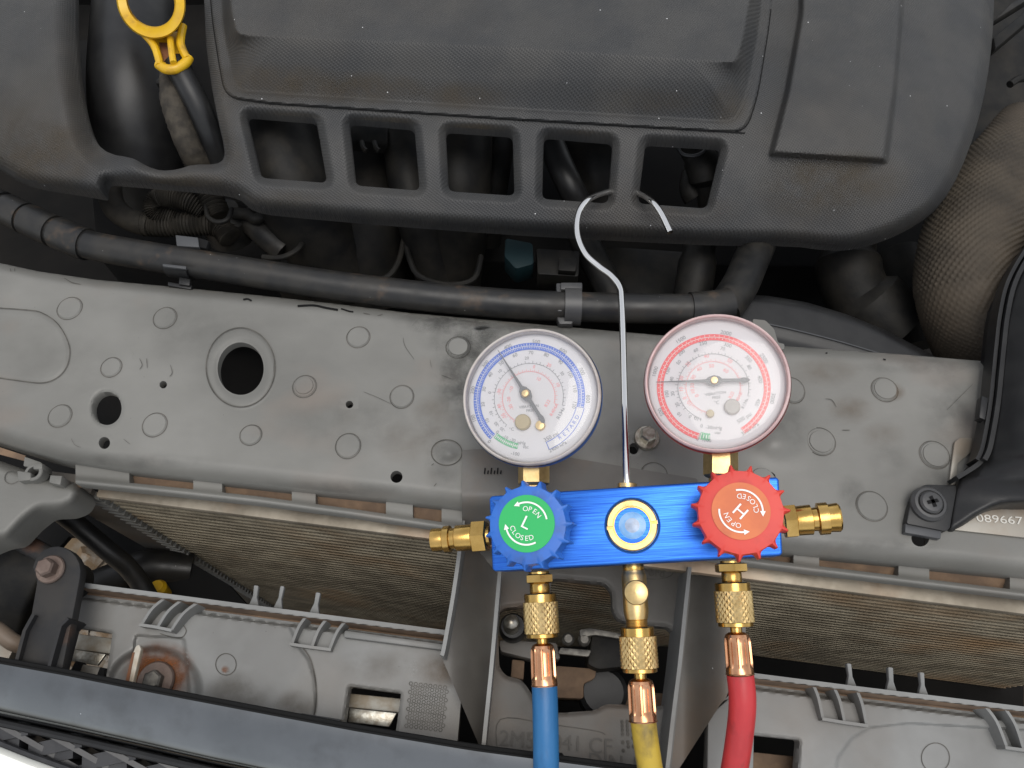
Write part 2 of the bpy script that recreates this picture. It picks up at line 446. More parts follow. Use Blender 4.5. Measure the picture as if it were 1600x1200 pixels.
M['tape'] = mat("cloth tape", (.060, .052, .041), (.034, .030, .025), 120, rough=.8, bump=.6, bs=220, spec=.2)
M['conduit'] = mat("dusty conduit", (.034, .030, .024), (.020, .018, .015), 90, rough=.7, bump=.2, bs=400, spec=.2)
M['screw'] = mat("dark screw", (.042, .042, .043), (.052, .051, .05), 60, rough=.42, spec=.5)
M['yellow'] = mat("yellow plastic", (.66, .40, .012), (.58, .33, .012), 60, rough=.38, dust=((.20, .12, .02), 60, .56, .72, .75))
M['plate'] = mat("stamped data plate", (.25, .235, .205), (.20, .18, .15), 40, rough=.42, metal=.35, dust=((.24, .17, .11), 20, .5, .7, .5))
M['plateink'] = mat("stamped figures", (.55, .53, .48), rough=.5)
M['stay'] = mat("worn white stay", (.50, .48, .42), (.36, .30, .22), 90, rough=.5)
M['greyclip'] = mat("grey steel clip", (.07, .072, .075), rough=.5, metal=.2, spec=.3)
M['teal'] = mat("teal connector", (.008, .022, .026), rough=.55, spec=.2)
M['bay'] = mat("dark bay metal", (.010, .010, .010), (.016, .015, .014), 10, rough=.8, spec=.1)
# clear gauge cover: mostly lets light through, reflects a little of the sky
def glass_mat():
    m = bpy.data.materials.new("clear gauge cover"); m.use_nodes = True; N = m.node_tree.nodes; L = m.node_tree.links; N.clear()
    o = N.new("ShaderNodeOutputMaterial"); mx = N.new("ShaderNodeMixShader"); t = N.new("ShaderNodeBsdfTransparent"); g = N.new("ShaderNodeBsdfGlossy")
    d = N.new("ShaderNodeBsdfDiffuse"); m2 = N.new("ShaderNodeMixShader"); d.inputs[0].default_value = (.85, .84, .86, 1)
    g.inputs["Roughness"].default_value = 0.06; fr = N.new("ShaderNodeFresnel"); fr.inputs[0].default_value = 1.5
    m2.inputs[0].default_value = 0.11; L.new(t.outputs[0], m2.inputs[1]); L.new(d.outputs[0], m2.inputs[2])
    L.new(fr.outputs[0], mx.inputs[0]); L.new(m2.outputs[0], mx.inputs[1]); L.new(g.outputs[0], mx.inputs[2]); L.new(mx.outputs[0], o.inputs[0])
    return m
M['glass'] = glass_mat()
# stains: a film whose edge breaks up and thins out
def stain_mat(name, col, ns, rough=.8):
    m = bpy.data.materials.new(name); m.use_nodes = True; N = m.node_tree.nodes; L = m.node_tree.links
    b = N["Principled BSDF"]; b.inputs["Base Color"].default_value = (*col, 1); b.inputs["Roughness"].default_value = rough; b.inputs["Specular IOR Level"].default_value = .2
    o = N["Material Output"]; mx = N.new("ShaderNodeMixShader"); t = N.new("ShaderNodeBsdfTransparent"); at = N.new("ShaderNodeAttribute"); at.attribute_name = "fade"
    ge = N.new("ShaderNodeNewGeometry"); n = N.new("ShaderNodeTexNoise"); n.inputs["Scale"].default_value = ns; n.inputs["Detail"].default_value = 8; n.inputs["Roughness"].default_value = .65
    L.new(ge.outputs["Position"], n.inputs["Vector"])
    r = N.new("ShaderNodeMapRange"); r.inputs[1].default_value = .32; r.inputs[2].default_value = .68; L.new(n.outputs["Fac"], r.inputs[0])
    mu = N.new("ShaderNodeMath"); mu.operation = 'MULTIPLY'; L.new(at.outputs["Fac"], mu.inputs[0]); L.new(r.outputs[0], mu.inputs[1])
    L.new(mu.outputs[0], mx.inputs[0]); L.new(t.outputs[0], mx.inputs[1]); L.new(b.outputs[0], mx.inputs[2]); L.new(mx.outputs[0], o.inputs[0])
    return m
M['st_dark'] = stain_mat("dark film", (.060, .059, .055), 75)
M['st_brown'] = stain_mat("brown dust film", (.13, .085, .048), 45)
M['st_rust'] = stain_mat("rust bloom", (.20, .070, .022), 70)
M['st_tan'] = stain_mat("tan dust film", (.085, .066, .042), 40)
def stain(px, py, rx, ry, zf, m, parent, amt=1.0, dz=.0004, rot=0.0, inside=None, rings=14, n=48, name="film_patch"):
    V, Fc, fd = [], [], []
    for j in range(rings + 1):
        for i in range(n):
            a = 2 * math.pi * i / n; q = j / rings; x, y = rx * q * math.cos(a), ry * q * math.sin(a)
            x, y = px + x * math.cos(rot) - y * math.sin(rot), py + x * math.sin(rot) + y * math.cos(rot)
            V.append((x, y)); fd.append(amt * (1 - q * q) ** 1.2)
    xy = np.array(V); z = zf(xy[:, 0].copy(), xy[:, 1].copy()) + dz
    W = PN(xy[:, 0], xy[:, 1], z)
    ok = np.ones(len(xy), bool) if inside is None else inside(xy[:, 0], xy[:, 1]) < -1.5
    for j in range(rings):
        for i in range(n):
            q = (j * n + i, j * n + (i + 1) % n, (j + 1) * n + (i + 1) % n, (j + 1) * n + i)
            if all(ok[k_] for k_ in q): Fc.append(q)
    o = mk(name, (W, Fc), M[m], parent, recalc=False, angle=180)
    at = o.data.attributes.new("fade", 'FLOAT', 'POINT'); at.data.foreach_set("value", fd)
    return o

cache_text([str(i) for i in list(range(0, 130, 10)) + list(range(0, 3600, 100)) + [150, 250, 350, 450]] +
           ["-10", "-20", "-30", "-40", "-50", "inHg", "vac", "-100", "350 psi", "500 psi", "2400 kPa", "3500 kPa", "-30inHg", "VIBRATION", "FREE", "°C", "R134a", "R22", "R404A",
            "O", "P", "E", "N", "C", "L", "S", "D", "H", "R", "T", "A", "2M5", "041 CF", "DIN 12", "089667", "Ford"])

# ================================================================ the setting
def sheet(name, pts, m):
    o = mk(name, ([Vector(p) for p in pts], [tuple(range(len(pts)))]), m, smooth=False, recalc=False)
    return setp(o, kind="structure")
ground = sheet("ground", [(-1.6, -1.4, -.46), (1.0, -1.4, -.46), (1.0, 1.0, -.46), (-1.6, 1.0, -.46)], M['gravel'])
ground["label"] = "tan gravel ground glimpsed below the car"
peb = []
for i in range(420):
    c = Vector((random.uniform(-.75, -.28), random.uniform(.02, .42), -.457)); r = random.uniform(.006, .02)
    v, f = lathe(c - Vector((0, 0, r * .3)), (0, 0, 1), [(0, r * .6), (r * .35, r), (r * .8, r * .75), (r, r * .3)], 7, ph=random.random() * 6)
    v = [p + Vector((random.uniform(-1, 1), random.uniform(-1, 1), random.uniform(-.6, .6))) * r * .22 for p in v]
    peb.append((v, f))
setp(mk("gravel_stones", join(*peb), M['pebble'], angle=20), "loose tan and grey stones on the ground", None, None, "stuff")
# engine bay tub: floor, back and side walls
RA = P(140, 766, -.035); RB = P(2050, 1007, -.035)
bayv = [(-.75, .27, -.34), (.75, .16, -.34), (.75, .95, -.34), (-.75, .95, -.34), (-.75, .27, .0), (-.75, .95, .0), (.75, .95, .0), (.75, .16, .0)]
bay = mk("engine_bay", ([Vector(p) for p in bayv], [(0, 1, 2, 3), (3, 2, 6, 5), (0, 3, 5, 4), (1, 7, 6, 2)]), M['bay'], smooth=False, recalc=False)
setp(bay, "dark floor and walls of the engine bay", None, None, "structure")
# sheet added under the front end to keep the radiator bottom dark (leaves the left corner open to the gravel)
sp = mk("shade_sheet", pprism([(470, 1010), (1600, 1010), (1600, 1260), (400, 1260)], -.36, .004), M['bay'])
setp(sp, "black sheet added low below the radiator opening to block light", "light blocker")

# ================================================================ front panel (slam panel)
panel_top = [(-260, 352), (-90, 392), (-30, 404), (0, 411), (60, 424), (150, 437), (280, 449), (400, 461), (520, 474), (640, 489), (800, 503), (1000, 521), (1230, 541), (1400, 553), (1545, 565), (1700, 577), (1900, 593)]
panel_bot = [(-260, 606), (-90, 662), (0, 690), (60, 709), (100, 720), (200, 736), (300, 747), (400, 758), (500, 769), (600, 780), (720, 795), (900, 820), (1100, 848), (1230, 863), (1400, 880), (1600, 901), (1700, 911), (1900, 932)]
dT, dB = ldist(panel_top), ldist(panel_bot)
HOLES = [csdf(376, 576, 36, 41), csdf(167, 638, 23, 26), csdf(255, 601, 6), csdf(546, 632, 6), csdf(163, 692, 9, 9.5), csdf(619.5, 745, 9.5), csdf(1438, 841, 14, 13), csdf(990, 701, 8, 9)]
def panel_sdf(X, Y):
    s = np.maximum(-dT(X, Y), dB(X, Y))
    for h in HOLES: s = np.maximum(s, -h(X, Y))
    return s
oval = psdf(rpoly([(-120, 478), (60, 486), (95, 510), (109, 545), (105, 575), (85, 595), (60, 598), (-120, 580)], 20))
rec1 = psdf(rpoly([(727, 706), (760, 700), (800, 706), (800, 830), (722, 830)], 10))
def panel_z(X, Y):
    z = np.zeros_like(X)
    a = np.clip(1 - dT(X, Y) / 16, 0, 1); z -= .010 * a ** 2.2
    a = np.clip(1 + dB(X, Y) / 30, 0, 1); z -= .011 * a ** 2
    h = csdf(376, 576, 54, 62)(X, Y); z += .0012 * sst(-h / 3) - .0012 * sst((8 + HOLES[0](X, Y) * -1) / 8)
    z -= .0015 * sst((4 - HOLES[1](X, Y)) / 4)
    z += .0010 * sst(-oval(X, Y) / 4)
    z += .006 * np.exp(-(((X - 1215) / 34) ** 2 + ((Y - 690) / 26) ** 2))
    z += .004 * np.exp(-(((X - 700) / 14) ** 2 + ((Y - 708) / 11) ** 2))
    z -= .003 * sst(-rec1(X, Y) / 5)
    z += .0004 * np.sin(X / 90.0) * np.sin(Y / 70.0)
    return z
front_panel = thing("front_panel", "wide grey moulded front panel with round holes running across the picture", "car panel", P(800, 650, -.02))
deep_holes = lambda x, y: .006 if panel_sdf_edge(x, y) else .016
def panel_sdf_edge(x, y):
    a_, b_ = np.array([float(x)]), np.array([float(y)])
    return dT(a_, b_)[0] > 6 and dB(a_, b_)[0] < -6
mk("panel_sheet", field(panel_sdf, panel_z, (-260, 345, 1900, 940), 3.0, .014, deep_holes), M['panel'], front_panel, angle=50, recalc=False)
def ring_mark(px, py, r, ry=None, rise=.0009, w=1.5):
    zz = float(panel_z(np.array([float(px)]), np.array([float(py)]))[0])
    c = P(px, py, zz); k = kpx(px, py, zz); ry = (ry or r) * 1.0
    n = 36; V, Fc, Mi = [], [], []
    wob = [random.uniform(-.25, .25) for _ in range(n)]
    rad = [(1.0, .00012), (1.0 - w / r, .00012), (1 - (w + 1.6) / r, rise), (0, rise)]
    for (q, h) in rad[:-1]:
        for i in range(n):
            a = 2 * math.pi * i / n
            V.append(Vector((c.x + (r * q + wob[i] * .5) * k * math.cos(a), c.y + (ry * q + wob[i] * .5) * k * math.sin(a), zz + h)))
    for j in range(2):
        for i in range(n):
            i2 = (i + 1) % n; Fc.append((j * n + i, j * n + i2, (j + 1) * n + i2, (j + 1) * n + i)); Mi.append(0 if j == 1 else 1)
    mk("round_mark", (V, Fc, Mi), [M['panel'], M['mark']], front_panel, recalc=False, angle=3)
    mk("mark_face", ([v.copy() for v in V[2 * n:]], [tuple(range(n))]), M['panel'], front_panel, recalc=False, smooth=False)
for a in [(109, 482, 20, 21), (258, 497, 19, 20), (174, 574, 17, 18), (94, 650, 19, 20), (242, 664, 20, 21), (392, 680, 18, 18), (560, 527, 19, 19.5), (476, 604, 19.5, 20),
          (628, 620, 19.5, 20.5), (544, 697, 20.5, 22), (716, 543, 20, 20), (1238, 610, 20, 23), (1382, 609, 21.5, 21.5), (1282, 690, 24, 24), (1460, 711, 24, 24),
          (1362, 791, 25, 25), (1022, 743, 22, 22), (1192, 752, 22, 24)]:
    ring_mark(*a)
for px, py, r, ry in [(716, 543, 17, 17), (476, 604, 16, 16), (1382, 609, 19, 19), (1282, 691, 20, 20), (1460, 712, 21, 21)]:
    ring_mark(px, py, r, ry, .0016, .9)
def groove_line(name, pts, w, m, parent, dz=.0006, zf=panel_z):
    pts = cat(pts, 5); V, Fc = [], []
    for i, p in enumerate(pts):
        q = pts[min(i + 1, len(pts) - 1)] - pts[max(i - 1, 0)]; nn = np.array([-q[1], q[0]]) / (np.linalg.norm(q) + 1e-9) * w / 2
        for s_ in (-1, 1):
            a = p[:2] + nn * s_ * (.5 + .5 * math.sin(math.pi * (i + .4) / (len(pts) - .2)) if parent is front_panel and w < 1.5 else 1)
            V.append(P(a[0], a[1], float(zf(np.array([a[0]]), np.array([a[1]]))[0]) + dz))
    for i in range(len(pts) - 1): Fc.append((2 * i, 2 * i + 1, 2 * i + 3, 2 * i + 2))
    return mk(name, (V, Fc), m, parent, recalc=False)
groove_line("moulding_line", [(-60, 478), (40, 484), (68, 490), (92, 508), (108, 540), (106, 568), (92, 588), (68, 598), (30, 595), (-60, 582)], 1.6, M['mark'], front_panel)
ringpts = [(376 + 54 * math.cos(2 * math.pi * i / 24), 574 + 62 * math.sin(2 * math.pi * i / 24)) for i in range(25)]
groove_line("moulding_line", ringpts, 1.7, M['mark'], front_panel, dz=.0008)
groove_line("moulding_line", [(698 + 24 * math.cos(2 * math.pi * i / 20), 707 + 20 * math.sin(2 * math.pi * i / 20)) for i in range(21)], 1.6, M['mark'], front_panel, dz=.0006)
# black scuffs along the rear edge and hairline scratches
for pts, w in [([(465, 478), (490, 477), (510, 481), (528, 484)], 3.2), ([(533, 482), (545, 486), (552, 487)], 2.2), ([(568, 489), (578, 491)], 1.4), ([(590, 493), (598, 491)], 1.3),
               ([(380, 468), (387, 467), (393, 470)], 2.6), ([(100, 434), (112, 441), (126, 444)], 1.4), ([(16, 419), (17, 424)], 1.4), ([(23, 419), (23, 424)], 1.4),
               ([(630, 527), (633, 541), (647, 561)], 1.0), ([(568, 612), (590, 621), (611, 631)], .9), ([(218, 560), (222, 570), (218, 577)], 1.3), ([(229, 560), (230, 575)], 1.3),
               ([(266, 570), (269, 582), (265, 588)], 1.4), ([(111, 685), (117, 695), (126, 699)], .9), ([(193, 686), (203, 694)], .9), ([(1290, 623), (1300, 625), (1307, 636)], 1.3),
               ([(1316, 672), (1328, 672)], 1.6), ([(1290, 552), (1293, 551)], 2), ([(1380, 561), (1384, 562)], 2), ([(1205, 738), (1211, 743)], 2), ([(672, 562), (674, 574)], .9),
               ([(690, 586), (705, 592)], 1.4), ([(1480, 640), (1520, 600)], .9), ([(674, 727), (678, 724)], 1.2), ([(678, 760), (682, 755)], 1.4)]:
    groove_line("scuff_mark", pts, w * (1 if w > 1.9 else .75), M['scuff_shade'] if w > 1.9 else M['mark'], front_panel)
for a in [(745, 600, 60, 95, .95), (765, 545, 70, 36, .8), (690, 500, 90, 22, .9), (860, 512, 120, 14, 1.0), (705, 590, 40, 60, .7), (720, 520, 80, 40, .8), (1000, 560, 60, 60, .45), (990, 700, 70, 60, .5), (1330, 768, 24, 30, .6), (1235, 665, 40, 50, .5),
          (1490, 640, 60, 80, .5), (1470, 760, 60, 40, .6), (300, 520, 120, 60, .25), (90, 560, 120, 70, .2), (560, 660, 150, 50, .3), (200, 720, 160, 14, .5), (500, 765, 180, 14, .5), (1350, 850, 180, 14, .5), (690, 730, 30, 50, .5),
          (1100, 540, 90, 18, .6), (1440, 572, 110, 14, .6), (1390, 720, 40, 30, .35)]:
    stain(a[0], a[1], a[2], a[3], panel_z, 'st_dark', front_panel, a[4] * .5, .0012, inside=panel_sdf)  # soft dark patches about the gauges and along the panel edges
for a in [(1395, 612, 22, 16, .8), (1330, 640, 40, 26, .5), (1290, 580, 60, 26, .4), (680, 650, 40, 40, .4), (640, 690, 60, 40, .3), (1380, 680, 40, 24, .35)]:
    stain(a[0], a[1], a[2], a[3], panel_z, 'st_brown', front_panel, a[4] * .7, .0013, inside=panel_sdf)
# the lip below the panel: rail, tabs and dusty slots
rail = [(-90, 690), (0, 719), (60, 741), (120, 752), (250, 765), (400, 781), (550, 801), (720, 826)]
rail_r = [(1090, 866), (1200, 881), (1400, 905), (1600, 929), (1700, 941), (1900, 965)]
def lip(line, slots, box, x0, x1):
    dl = ldist(line)
    def s(X, Y):
        q = np.maximum(np.maximum(dl(X, Y) - 4, -(dB(X, Y) + 16)), np.maximum(x0 - X, X - x1))
        for a, b in slots:
            h = np.maximum(np.maximum(a - X, X - b), np.maximum(dl(X, Y) + 6, -(dB(X, Y) + 8)))
            q = np.maximum(q, -h)
        return q
    zf = lambda X, Y: -.016 + .0035 * np.exp(-((dl(X, Y)) / 6) ** 2)
    return field(s, zf, box, 1.3, .008)
mk("slotted_lip", lip(rail, [(-60, 38), (202, 302), (347, 456), (493, 603), (645, 690)], (110, 705, 724, 836), 118, 722), M['panel'], front_panel, angle=50, recalc=False)
mk("slotted_lip", lip(rail_r, [(1180, 1240), (1280, 1404), (1452, 1578)], (1090, 830, 1900, 975), 1092, 1900), M['panel'], front_panel, angle=50, recalc=False)
for line, x0, x1 in ((rail, 120, 722), (rail_r, 1092, 1900)):
    xs = np.linspace(x0, x1, 24); ya = np.interp(xs, [p[0] for p in line], [p[1] for p in line])
    V = [P(x, y - 34, -.0182) for x, y in zip(xs, ya)] + [P(x, y + 9, -.026) for x, y in zip(xs, ya)]
    mk("dusty_ledge", (V, [(i, i + 1, 24 + i + 1, 24 + i) for i in range(23)]), M['browndust'], front_panel, recalc=False)
# left corner lobe with the boss
lobe_poly = rpoly([(-90, 690), (0, 720), (60, 741), (118, 754), (128, 768), (118, 788), (96, 797), (62, 798), (40, 815), (14, 843), (-10, 846), (-90, 880)], 9)
ls = psdf(lobe_poly)
mk("corner_lobe", field(lambda X, Y: ls(X, Y), lambda X, Y: -.016 - .009 * np.clip(1 + ls(X, Y) / 16, 0, 1) ** 2, (-90, 686, 134, 884), 2.5, .02), M['panel'], front_panel, angle=50, recalc=False)
bc = P(62, 744, -.018); k = kpx(62, 744, -.016)
mk("boss", lathe(bc, (0, 0, 1), [(0, 14.5 * k), (.007, 14 * k), (.0075, 13 * k), (.0075, 9 * k), (-.01, 8 * k)], 24, cap=False), M['panel'], front_panel, recalc=False)
mk("boss_floor", disc(bc + Vector((0, 0, .0003)), 9 * k), M['scuff_shade'], front_panel)
for pts in ([(26, 735), (48, 738), (48, 750), (28, 752)], [(78, 742), (97, 743), (94, 758), (76, 754)], [(52, 724), (66, 723), (66, 733), (51, 733)]):
    mk("boss_arm", pprism(pts, -.010, .012, .0008), M['panel'], front_panel)
groove_line("moulding_line", [(30, 738), (18, 735), (9, 741), (8, 751), (17, 756), (28, 752)], 1.4, M['mark'], front_panel, dz=.0006, zf=lambda X, Y: np.full_like(X, -.016))
mk("lip_slot_patch", pprism([(-60, 683), (0, 699), (40, 712), (38, 720), (0, 710), (-60, 693)], -.0150, .001), M['browndust'], front_panel)
mk("lobe_tab", pprism([(38, 713), (64, 722), (62, 733), (36, 728)], -.0135, .004, .0006), M['panel'], front_panel)

# small flange bolt standing on the panel between the gauges
def hexbolt(name, px, py, z, rw, rh, mw, mh, label, cat_, hw=.003, hh=.007, tilt=None, parent=None):
    k = kpx(px, py, z); c = P(px, py, z); ax = tilt or (0, 0, 1)
    if parent is None: t = thing(name, label, cat_, c)
    else: t = parent
    d = Vector(ax).normalized()
    mk("washer", lathe(c, ax, [(0, rw * k), (hw * .6, rw * k), (hw, rw * .93 * k)], 28), mw, t)
    mk("bolt_head", lathe(c + d * hw, ax, [(0, rh * 1.12 * k), (hh * .82, rh * 1.12 * k), (hh, rh * .9 * k)], 6, ph=.4), mh, t, angle=20)
    return t
hexbolt("flange_bolt", 1010, 686, .0005, 20, 12, M['steel'], M['steel'], "zinc hex flange bolt on the grey panel left of the red gauge", "bolt")

# ================================================================ radiator
rad = thing("radiator", "dusty tan car radiator with rows of wavy fins below the grey panel", "radiator", (RA + RB) / 2 - Vector((0, 0, .3)))
rdir = (RB - RA); RL = rdir.length; rdir.normalize(); rin = Vector((-rdir.y, rdir.x, 0))      # rin: into the bay
def rbox(s0, s1, z0, z1, d0, d1):
    V = []
    for s_ in (s0, s1):
        for d_ in (d0, d1):
            for z_ in (z0, z1): V.append(RA + rdir * s_ + rin * d_ + Vector((0, 0, z_)))
    return V, [(0, 1, 3, 2), (4, 6, 7, 5), (0, 4, 5, 1), (2, 3, 7, 6), (0, 2, 6, 4), (1, 5, 7, 3)]
mk("top_bar", prism([RA + rdir * .005 - rin * .0035, RA + rdir * RL - rin * .0035, RA + rdir * RL + rin * .012, RA + rdir * .005 + rin * .012], .006, .001), M['radbar'], rad)
PITCH = .0091; NROW = 52
tv, tf = rbox(0, RL, -.0017, .0017, 0, .0014)
c0 = RA + rdir * RL / 2
tme = mesh_of("tube", [Vector(p) - c0 for p in tv], tf, M['fin'], smooth=False)
nt = int(RL / .0031); V, Fc = [], []
for i in range(nt):
    b = rdir * (RL * (i + .5) / nt - RL / 2); hh = random.uniform(.0018, .0026); ww = random.uniform(.0009, .0012); sk = rdir * random.uniform(-.0006, .0006)
    n_ = len(V); V += [b - rdir * ww + Vector((0, 0, .0031)), b + rdir * ww + Vector((0, 0, .0031)), b + sk + Vector((0, 0, .0031 - hh)), b - rdir * ww + Vector((0, 0, .0031)) + rin * .0013, b + rdir * ww + Vector((0, 0, .0031)) + rin * .0013, b + sk + Vector((0, 0, .0031 - hh)) + rin * .0013]
    Fc += [(n_, n_ + 1, n_ + 2), (n_ + 3, n_ + 5, n_ + 4), (n_, n_ + 2, n_ + 5, n_ + 3), (n_ + 1, n_ + 4, n_ + 5, n_ + 2)]
fme = mesh_of("fin", V, Fc, M['fin'], smooth=False)
for r_ in range(NROW):
    link("tube", tme, rad, c0 + Vector((0, 0, -.0105 - r_ * PITCH)))
    link("fin_strip", fme, rad, c0 + Vector((0, 0, -.0105 - (r_ + .5) * PITCH)))
mk("gap_shade", rbox(0, RL, -.50, -.004, .0017, .004), M['scuff_shade'], rad, smooth=False)  # black sheet paints in the dark of the gaps between tubes
mk("end_plate", rbox(-.034, -.001, -.43, -.004, -.001, .01), M['bracket'], rad, smooth=False)
tw = []
for r_ in range(NROW):
    zc = -.0105 - r_ * PITCH; b = RA - rdir * .004
    tw.append(([b - rdir * .006 + Vector((0, 0, zc - .001)) - rin * .002, b + rdir * .007 + Vector((0, 0, zc + .002)) - rin * .003, b + rdir * .007 + Vector((0, 0, zc - .003)) - rin * .003,
                b - rdir * .006 + Vector((0, 0, zc - .002)) + rin * .004, b + rdir * .007 + Vector((0, 0, zc + .002)) + rin * .004, b + rdir * .007 + Vector((0, 0, zc - .003)) + rin * .004],
               [(0, 1, 2), (3, 5, 4), (0, 3, 4, 1), (1, 4, 5, 2), (2, 5, 3, 0)]))
mk("end_teeth", join(*tw), M['panel'], rad, smooth=False)

# ================================================================ centre bracket
cb = thing("centre_bracket", "grey plastic centre bracket with part number and window behind the hoses", "bracket", P(900, 1050, -.1))
win = psdf(rpoly([(862, 903), (945, 910), (957, 925), (957, 952), (966, 968), (1000, 976), (1046, 980), (1054, 992), (1052, 1050), (1046, 1092), (1034, 1104), (1000, 1102), (946, 1100),
                  (930, 1110), (875, 1114), (842, 1110), (830, 1082), (815, 1062), (790, 1056), (780, 1042), (777, 962), (786, 950), (820, 947), (858, 945)], 8))
cpoly = psdf([(722, 703), (800, 700), (1090, 748), (1090, 820), (1082, 900), (1042, 1260), (748, 1260), (780, 900), (722, 830)])
def cz(X, Y):
    return .004 - .064 * sst((Y - 770) / 110) - .002 * sst((6 - win(X, Y)) / 6)
mk("back_plate", field(lambda X, Y: np.maximum(cpoly(X, Y), -win(X, Y)), cz, (718, 696, 1094, 1262), 3.0, .010), M['bracket'], cb, angle=50, recalc=False)
Lweb = psdf([(728, 760), (718, 870), (702, 970), (691, 1022), (693, 1034), (756, 1182), (770, 1010), (782, 890), (790, 800)])
mk("side_web", field(Lweb, lambda X, Y: -.040 - .022 * sst((X - 700) / 75), (688, 756, 794, 1190), 3.0, .006), M['bracket'], cb, angle=50, recalc=False)
Rweb = psdf([(1080, 880), (1160, 884), (1166, 1000), (1134, 1092), (1126, 1100), (1058, 1206), (1040, 1260), (1045, 1190)])
mk("side_web", field(Rweb, lambda X, Y: -.040 - .022 * sst((1140 - X) / 75), (1036, 876, 1172, 1262), 3.0, .006), M['bracket'], cb, angle=50, recalc=False)
for pts, zt, zb in [([(729, 745), (726, 790), (718, 860), (708, 930), (694, 1010), (690, 1024)], -.018, -.05), ([(781, 890), (775, 960), (768, 1040), (760, 1120), (752, 1200), (748, 1240)], -.030, -.07),
                    ([(1078, 886), (1070, 960), (1062, 1040), (1052, 1120), (1043, 1200), (1038, 1240)], -.030, -.07)]:
    mk("rib", wall(cat(pts, 4), zt, zb, .0022), M['carrier'], cb)
mk("raised_number", emboss("2M5", 808, 1156, -.0590, .0118, -4), M['letter'], cb, smooth=False)
mk("raised_number", emboss("041 CF", 910, 1164, -.0590, .0118, -5), M['letter'], cb, smooth=False)
mk("raised_standard", emboss("DIN 12", 968, 1194, -.0590, .0118, -5), M['letter'], cb, smooth=False)
def cb_line(pts, w=1.3): groove_line("moulding_line", pts, w, M['mark'], cb, dz=.0005, zf=cz)
cb_line([(778, 1180), (782, 1124), (860, 1132), (930, 1142), (946, 1148)])
cb_line([(1022 + 30 * math.cos(a), 894 + 11 * math.sin(a)) for a in np.linspace(0, 2 * math.pi, 20)], 1.1)
mk("embossed_script", emboss("Ford", 1022, 895, float(cz(np.array([1022.]), np.array([895.]))[0]) + .001, .0072, -6, .0004), M['letter'], cb, smooth=False)
dots = []
for i in range(7):
    for j in range(8):
        if random.random() < .72:
            c = P(972 + i * 8 + j * .3, 1128 + j * 6.4, -.0597); dots.append(([c + Vector((math.cos(a) * .0009, math.sin(a) * .0012, h)) for h in (0, .0006) for a in np.linspace(0, 6.28, 7)[:-1]],
                                                                        [(6, 7, 8, 9, 10, 11)] + [(q, (q + 1) % 6, 6 + (q + 1) % 6, 6 + q) for q in range(6)]))
setp(mk("date_dots", join(*dots), M['mark'], cb, smooth=False), kind="stuff")
mk("pin_hole", disc(P(876, 1181, -.0592), .0017), M['scuff_shade'], cb)
mk("pin_hole", disc(P(757, 1193, -.0592), .0017), M['scuff_shade'], cb)
mrk = [pprism([(757 + i * 5, 731 + (i % 2) * 4), (759 + i * 5, 731 + (i % 2) * 4), (758 + i * 5, 741), (756 + i * 5, 740)], .0046, .0004) for i in range(6)]
mk("scribbled_mark", join(*mrk), M['scuff_shade'], cb, smooth=False)

# bonnet latch seen through the window
lt = thing("bonnet_latch", "dusty metal bonnet latch inside the bracket window", "latch", P(920, 1050, -.15))
mk("latch_box", pprism(rpoly([(926, 988), (992, 992), (992, 1040), (935, 1046), (918, 1038)], 6), -.085, .03, .0015), M['deep'], lt)
mk("latch_box", pprism(rpoly([(780, 1000), (870, 1004), (876, 1030), (830, 1030), (782, 1018)], 5), -.088, .02, .0015), M['bracket'], lt)
mk("catch_block", pprism(rpoly([(868, 1040), (932, 1045), (930, 1060), (912, 1068), (912, 1092), (868, 1090)], 5), -.10, .03, .0015), M['browndust'], lt)
mk("catch_block", pprism([(955, 1078), (1052, 1084), (1048, 1110), (950, 1106)], -.11, .03, .0015), M['browndust'], lt)
mk("lever", pprism(rpoly([(905, 984), (922, 981), (972, 990), (970, 998), (930, 992), (907, 996)], 3), -.078, .004, .0006), M['oldsteel'], lt)
mk("lever", pprism(rpoly([(876, 1012), (924, 1016), (920, 1026), (872, 1021)], 3), -.078, .004, .0006), M['oldsteel'], lt)
for a in ((887, 1000), (912, 1001)):
    c = P(a[0], a[1], -.085); mk("rivet", lathe(c, (0, 0, 1), [(0, .004), (.005, .004), (.007, .0025)], 16), M['oldsteel'], lt)
mk("cable_drum", lathe(P(938, 1085, -.13), (0, 0, 1), [(0, .016), (.02, .016), (.022, .013)], 24), M['duct'], lt)
mk("latch_pin", pprism([(800, 1030), (820, 1032), (818, 1062), (798, 1058)], -.10, .02, .001), M['browndust'], lt)
bs_ = thing("bump_stop", "rubber bump stop with worn metal tip beside the blue hose fitting", "bump stop", P(800, 980, -.09))
k = kpx(800, 978, -.07)
mk("rubber_base", lathe(P(801, 983, -.085), (0, 0, 1), [(0, 22 * k), (.010, 21 * k), (.013, 18 * k)], 26), M['duct'], bs_)
mk("metal_tip", lathe(P(799, 980, -.073), (0, .1, 1), [(0, 12.5 * k), (.010, 12.5 * k), (.0135, 11 * k), (.0155, 6 * k), (.016, 1 * k)], 22), M['steel'], bs_)

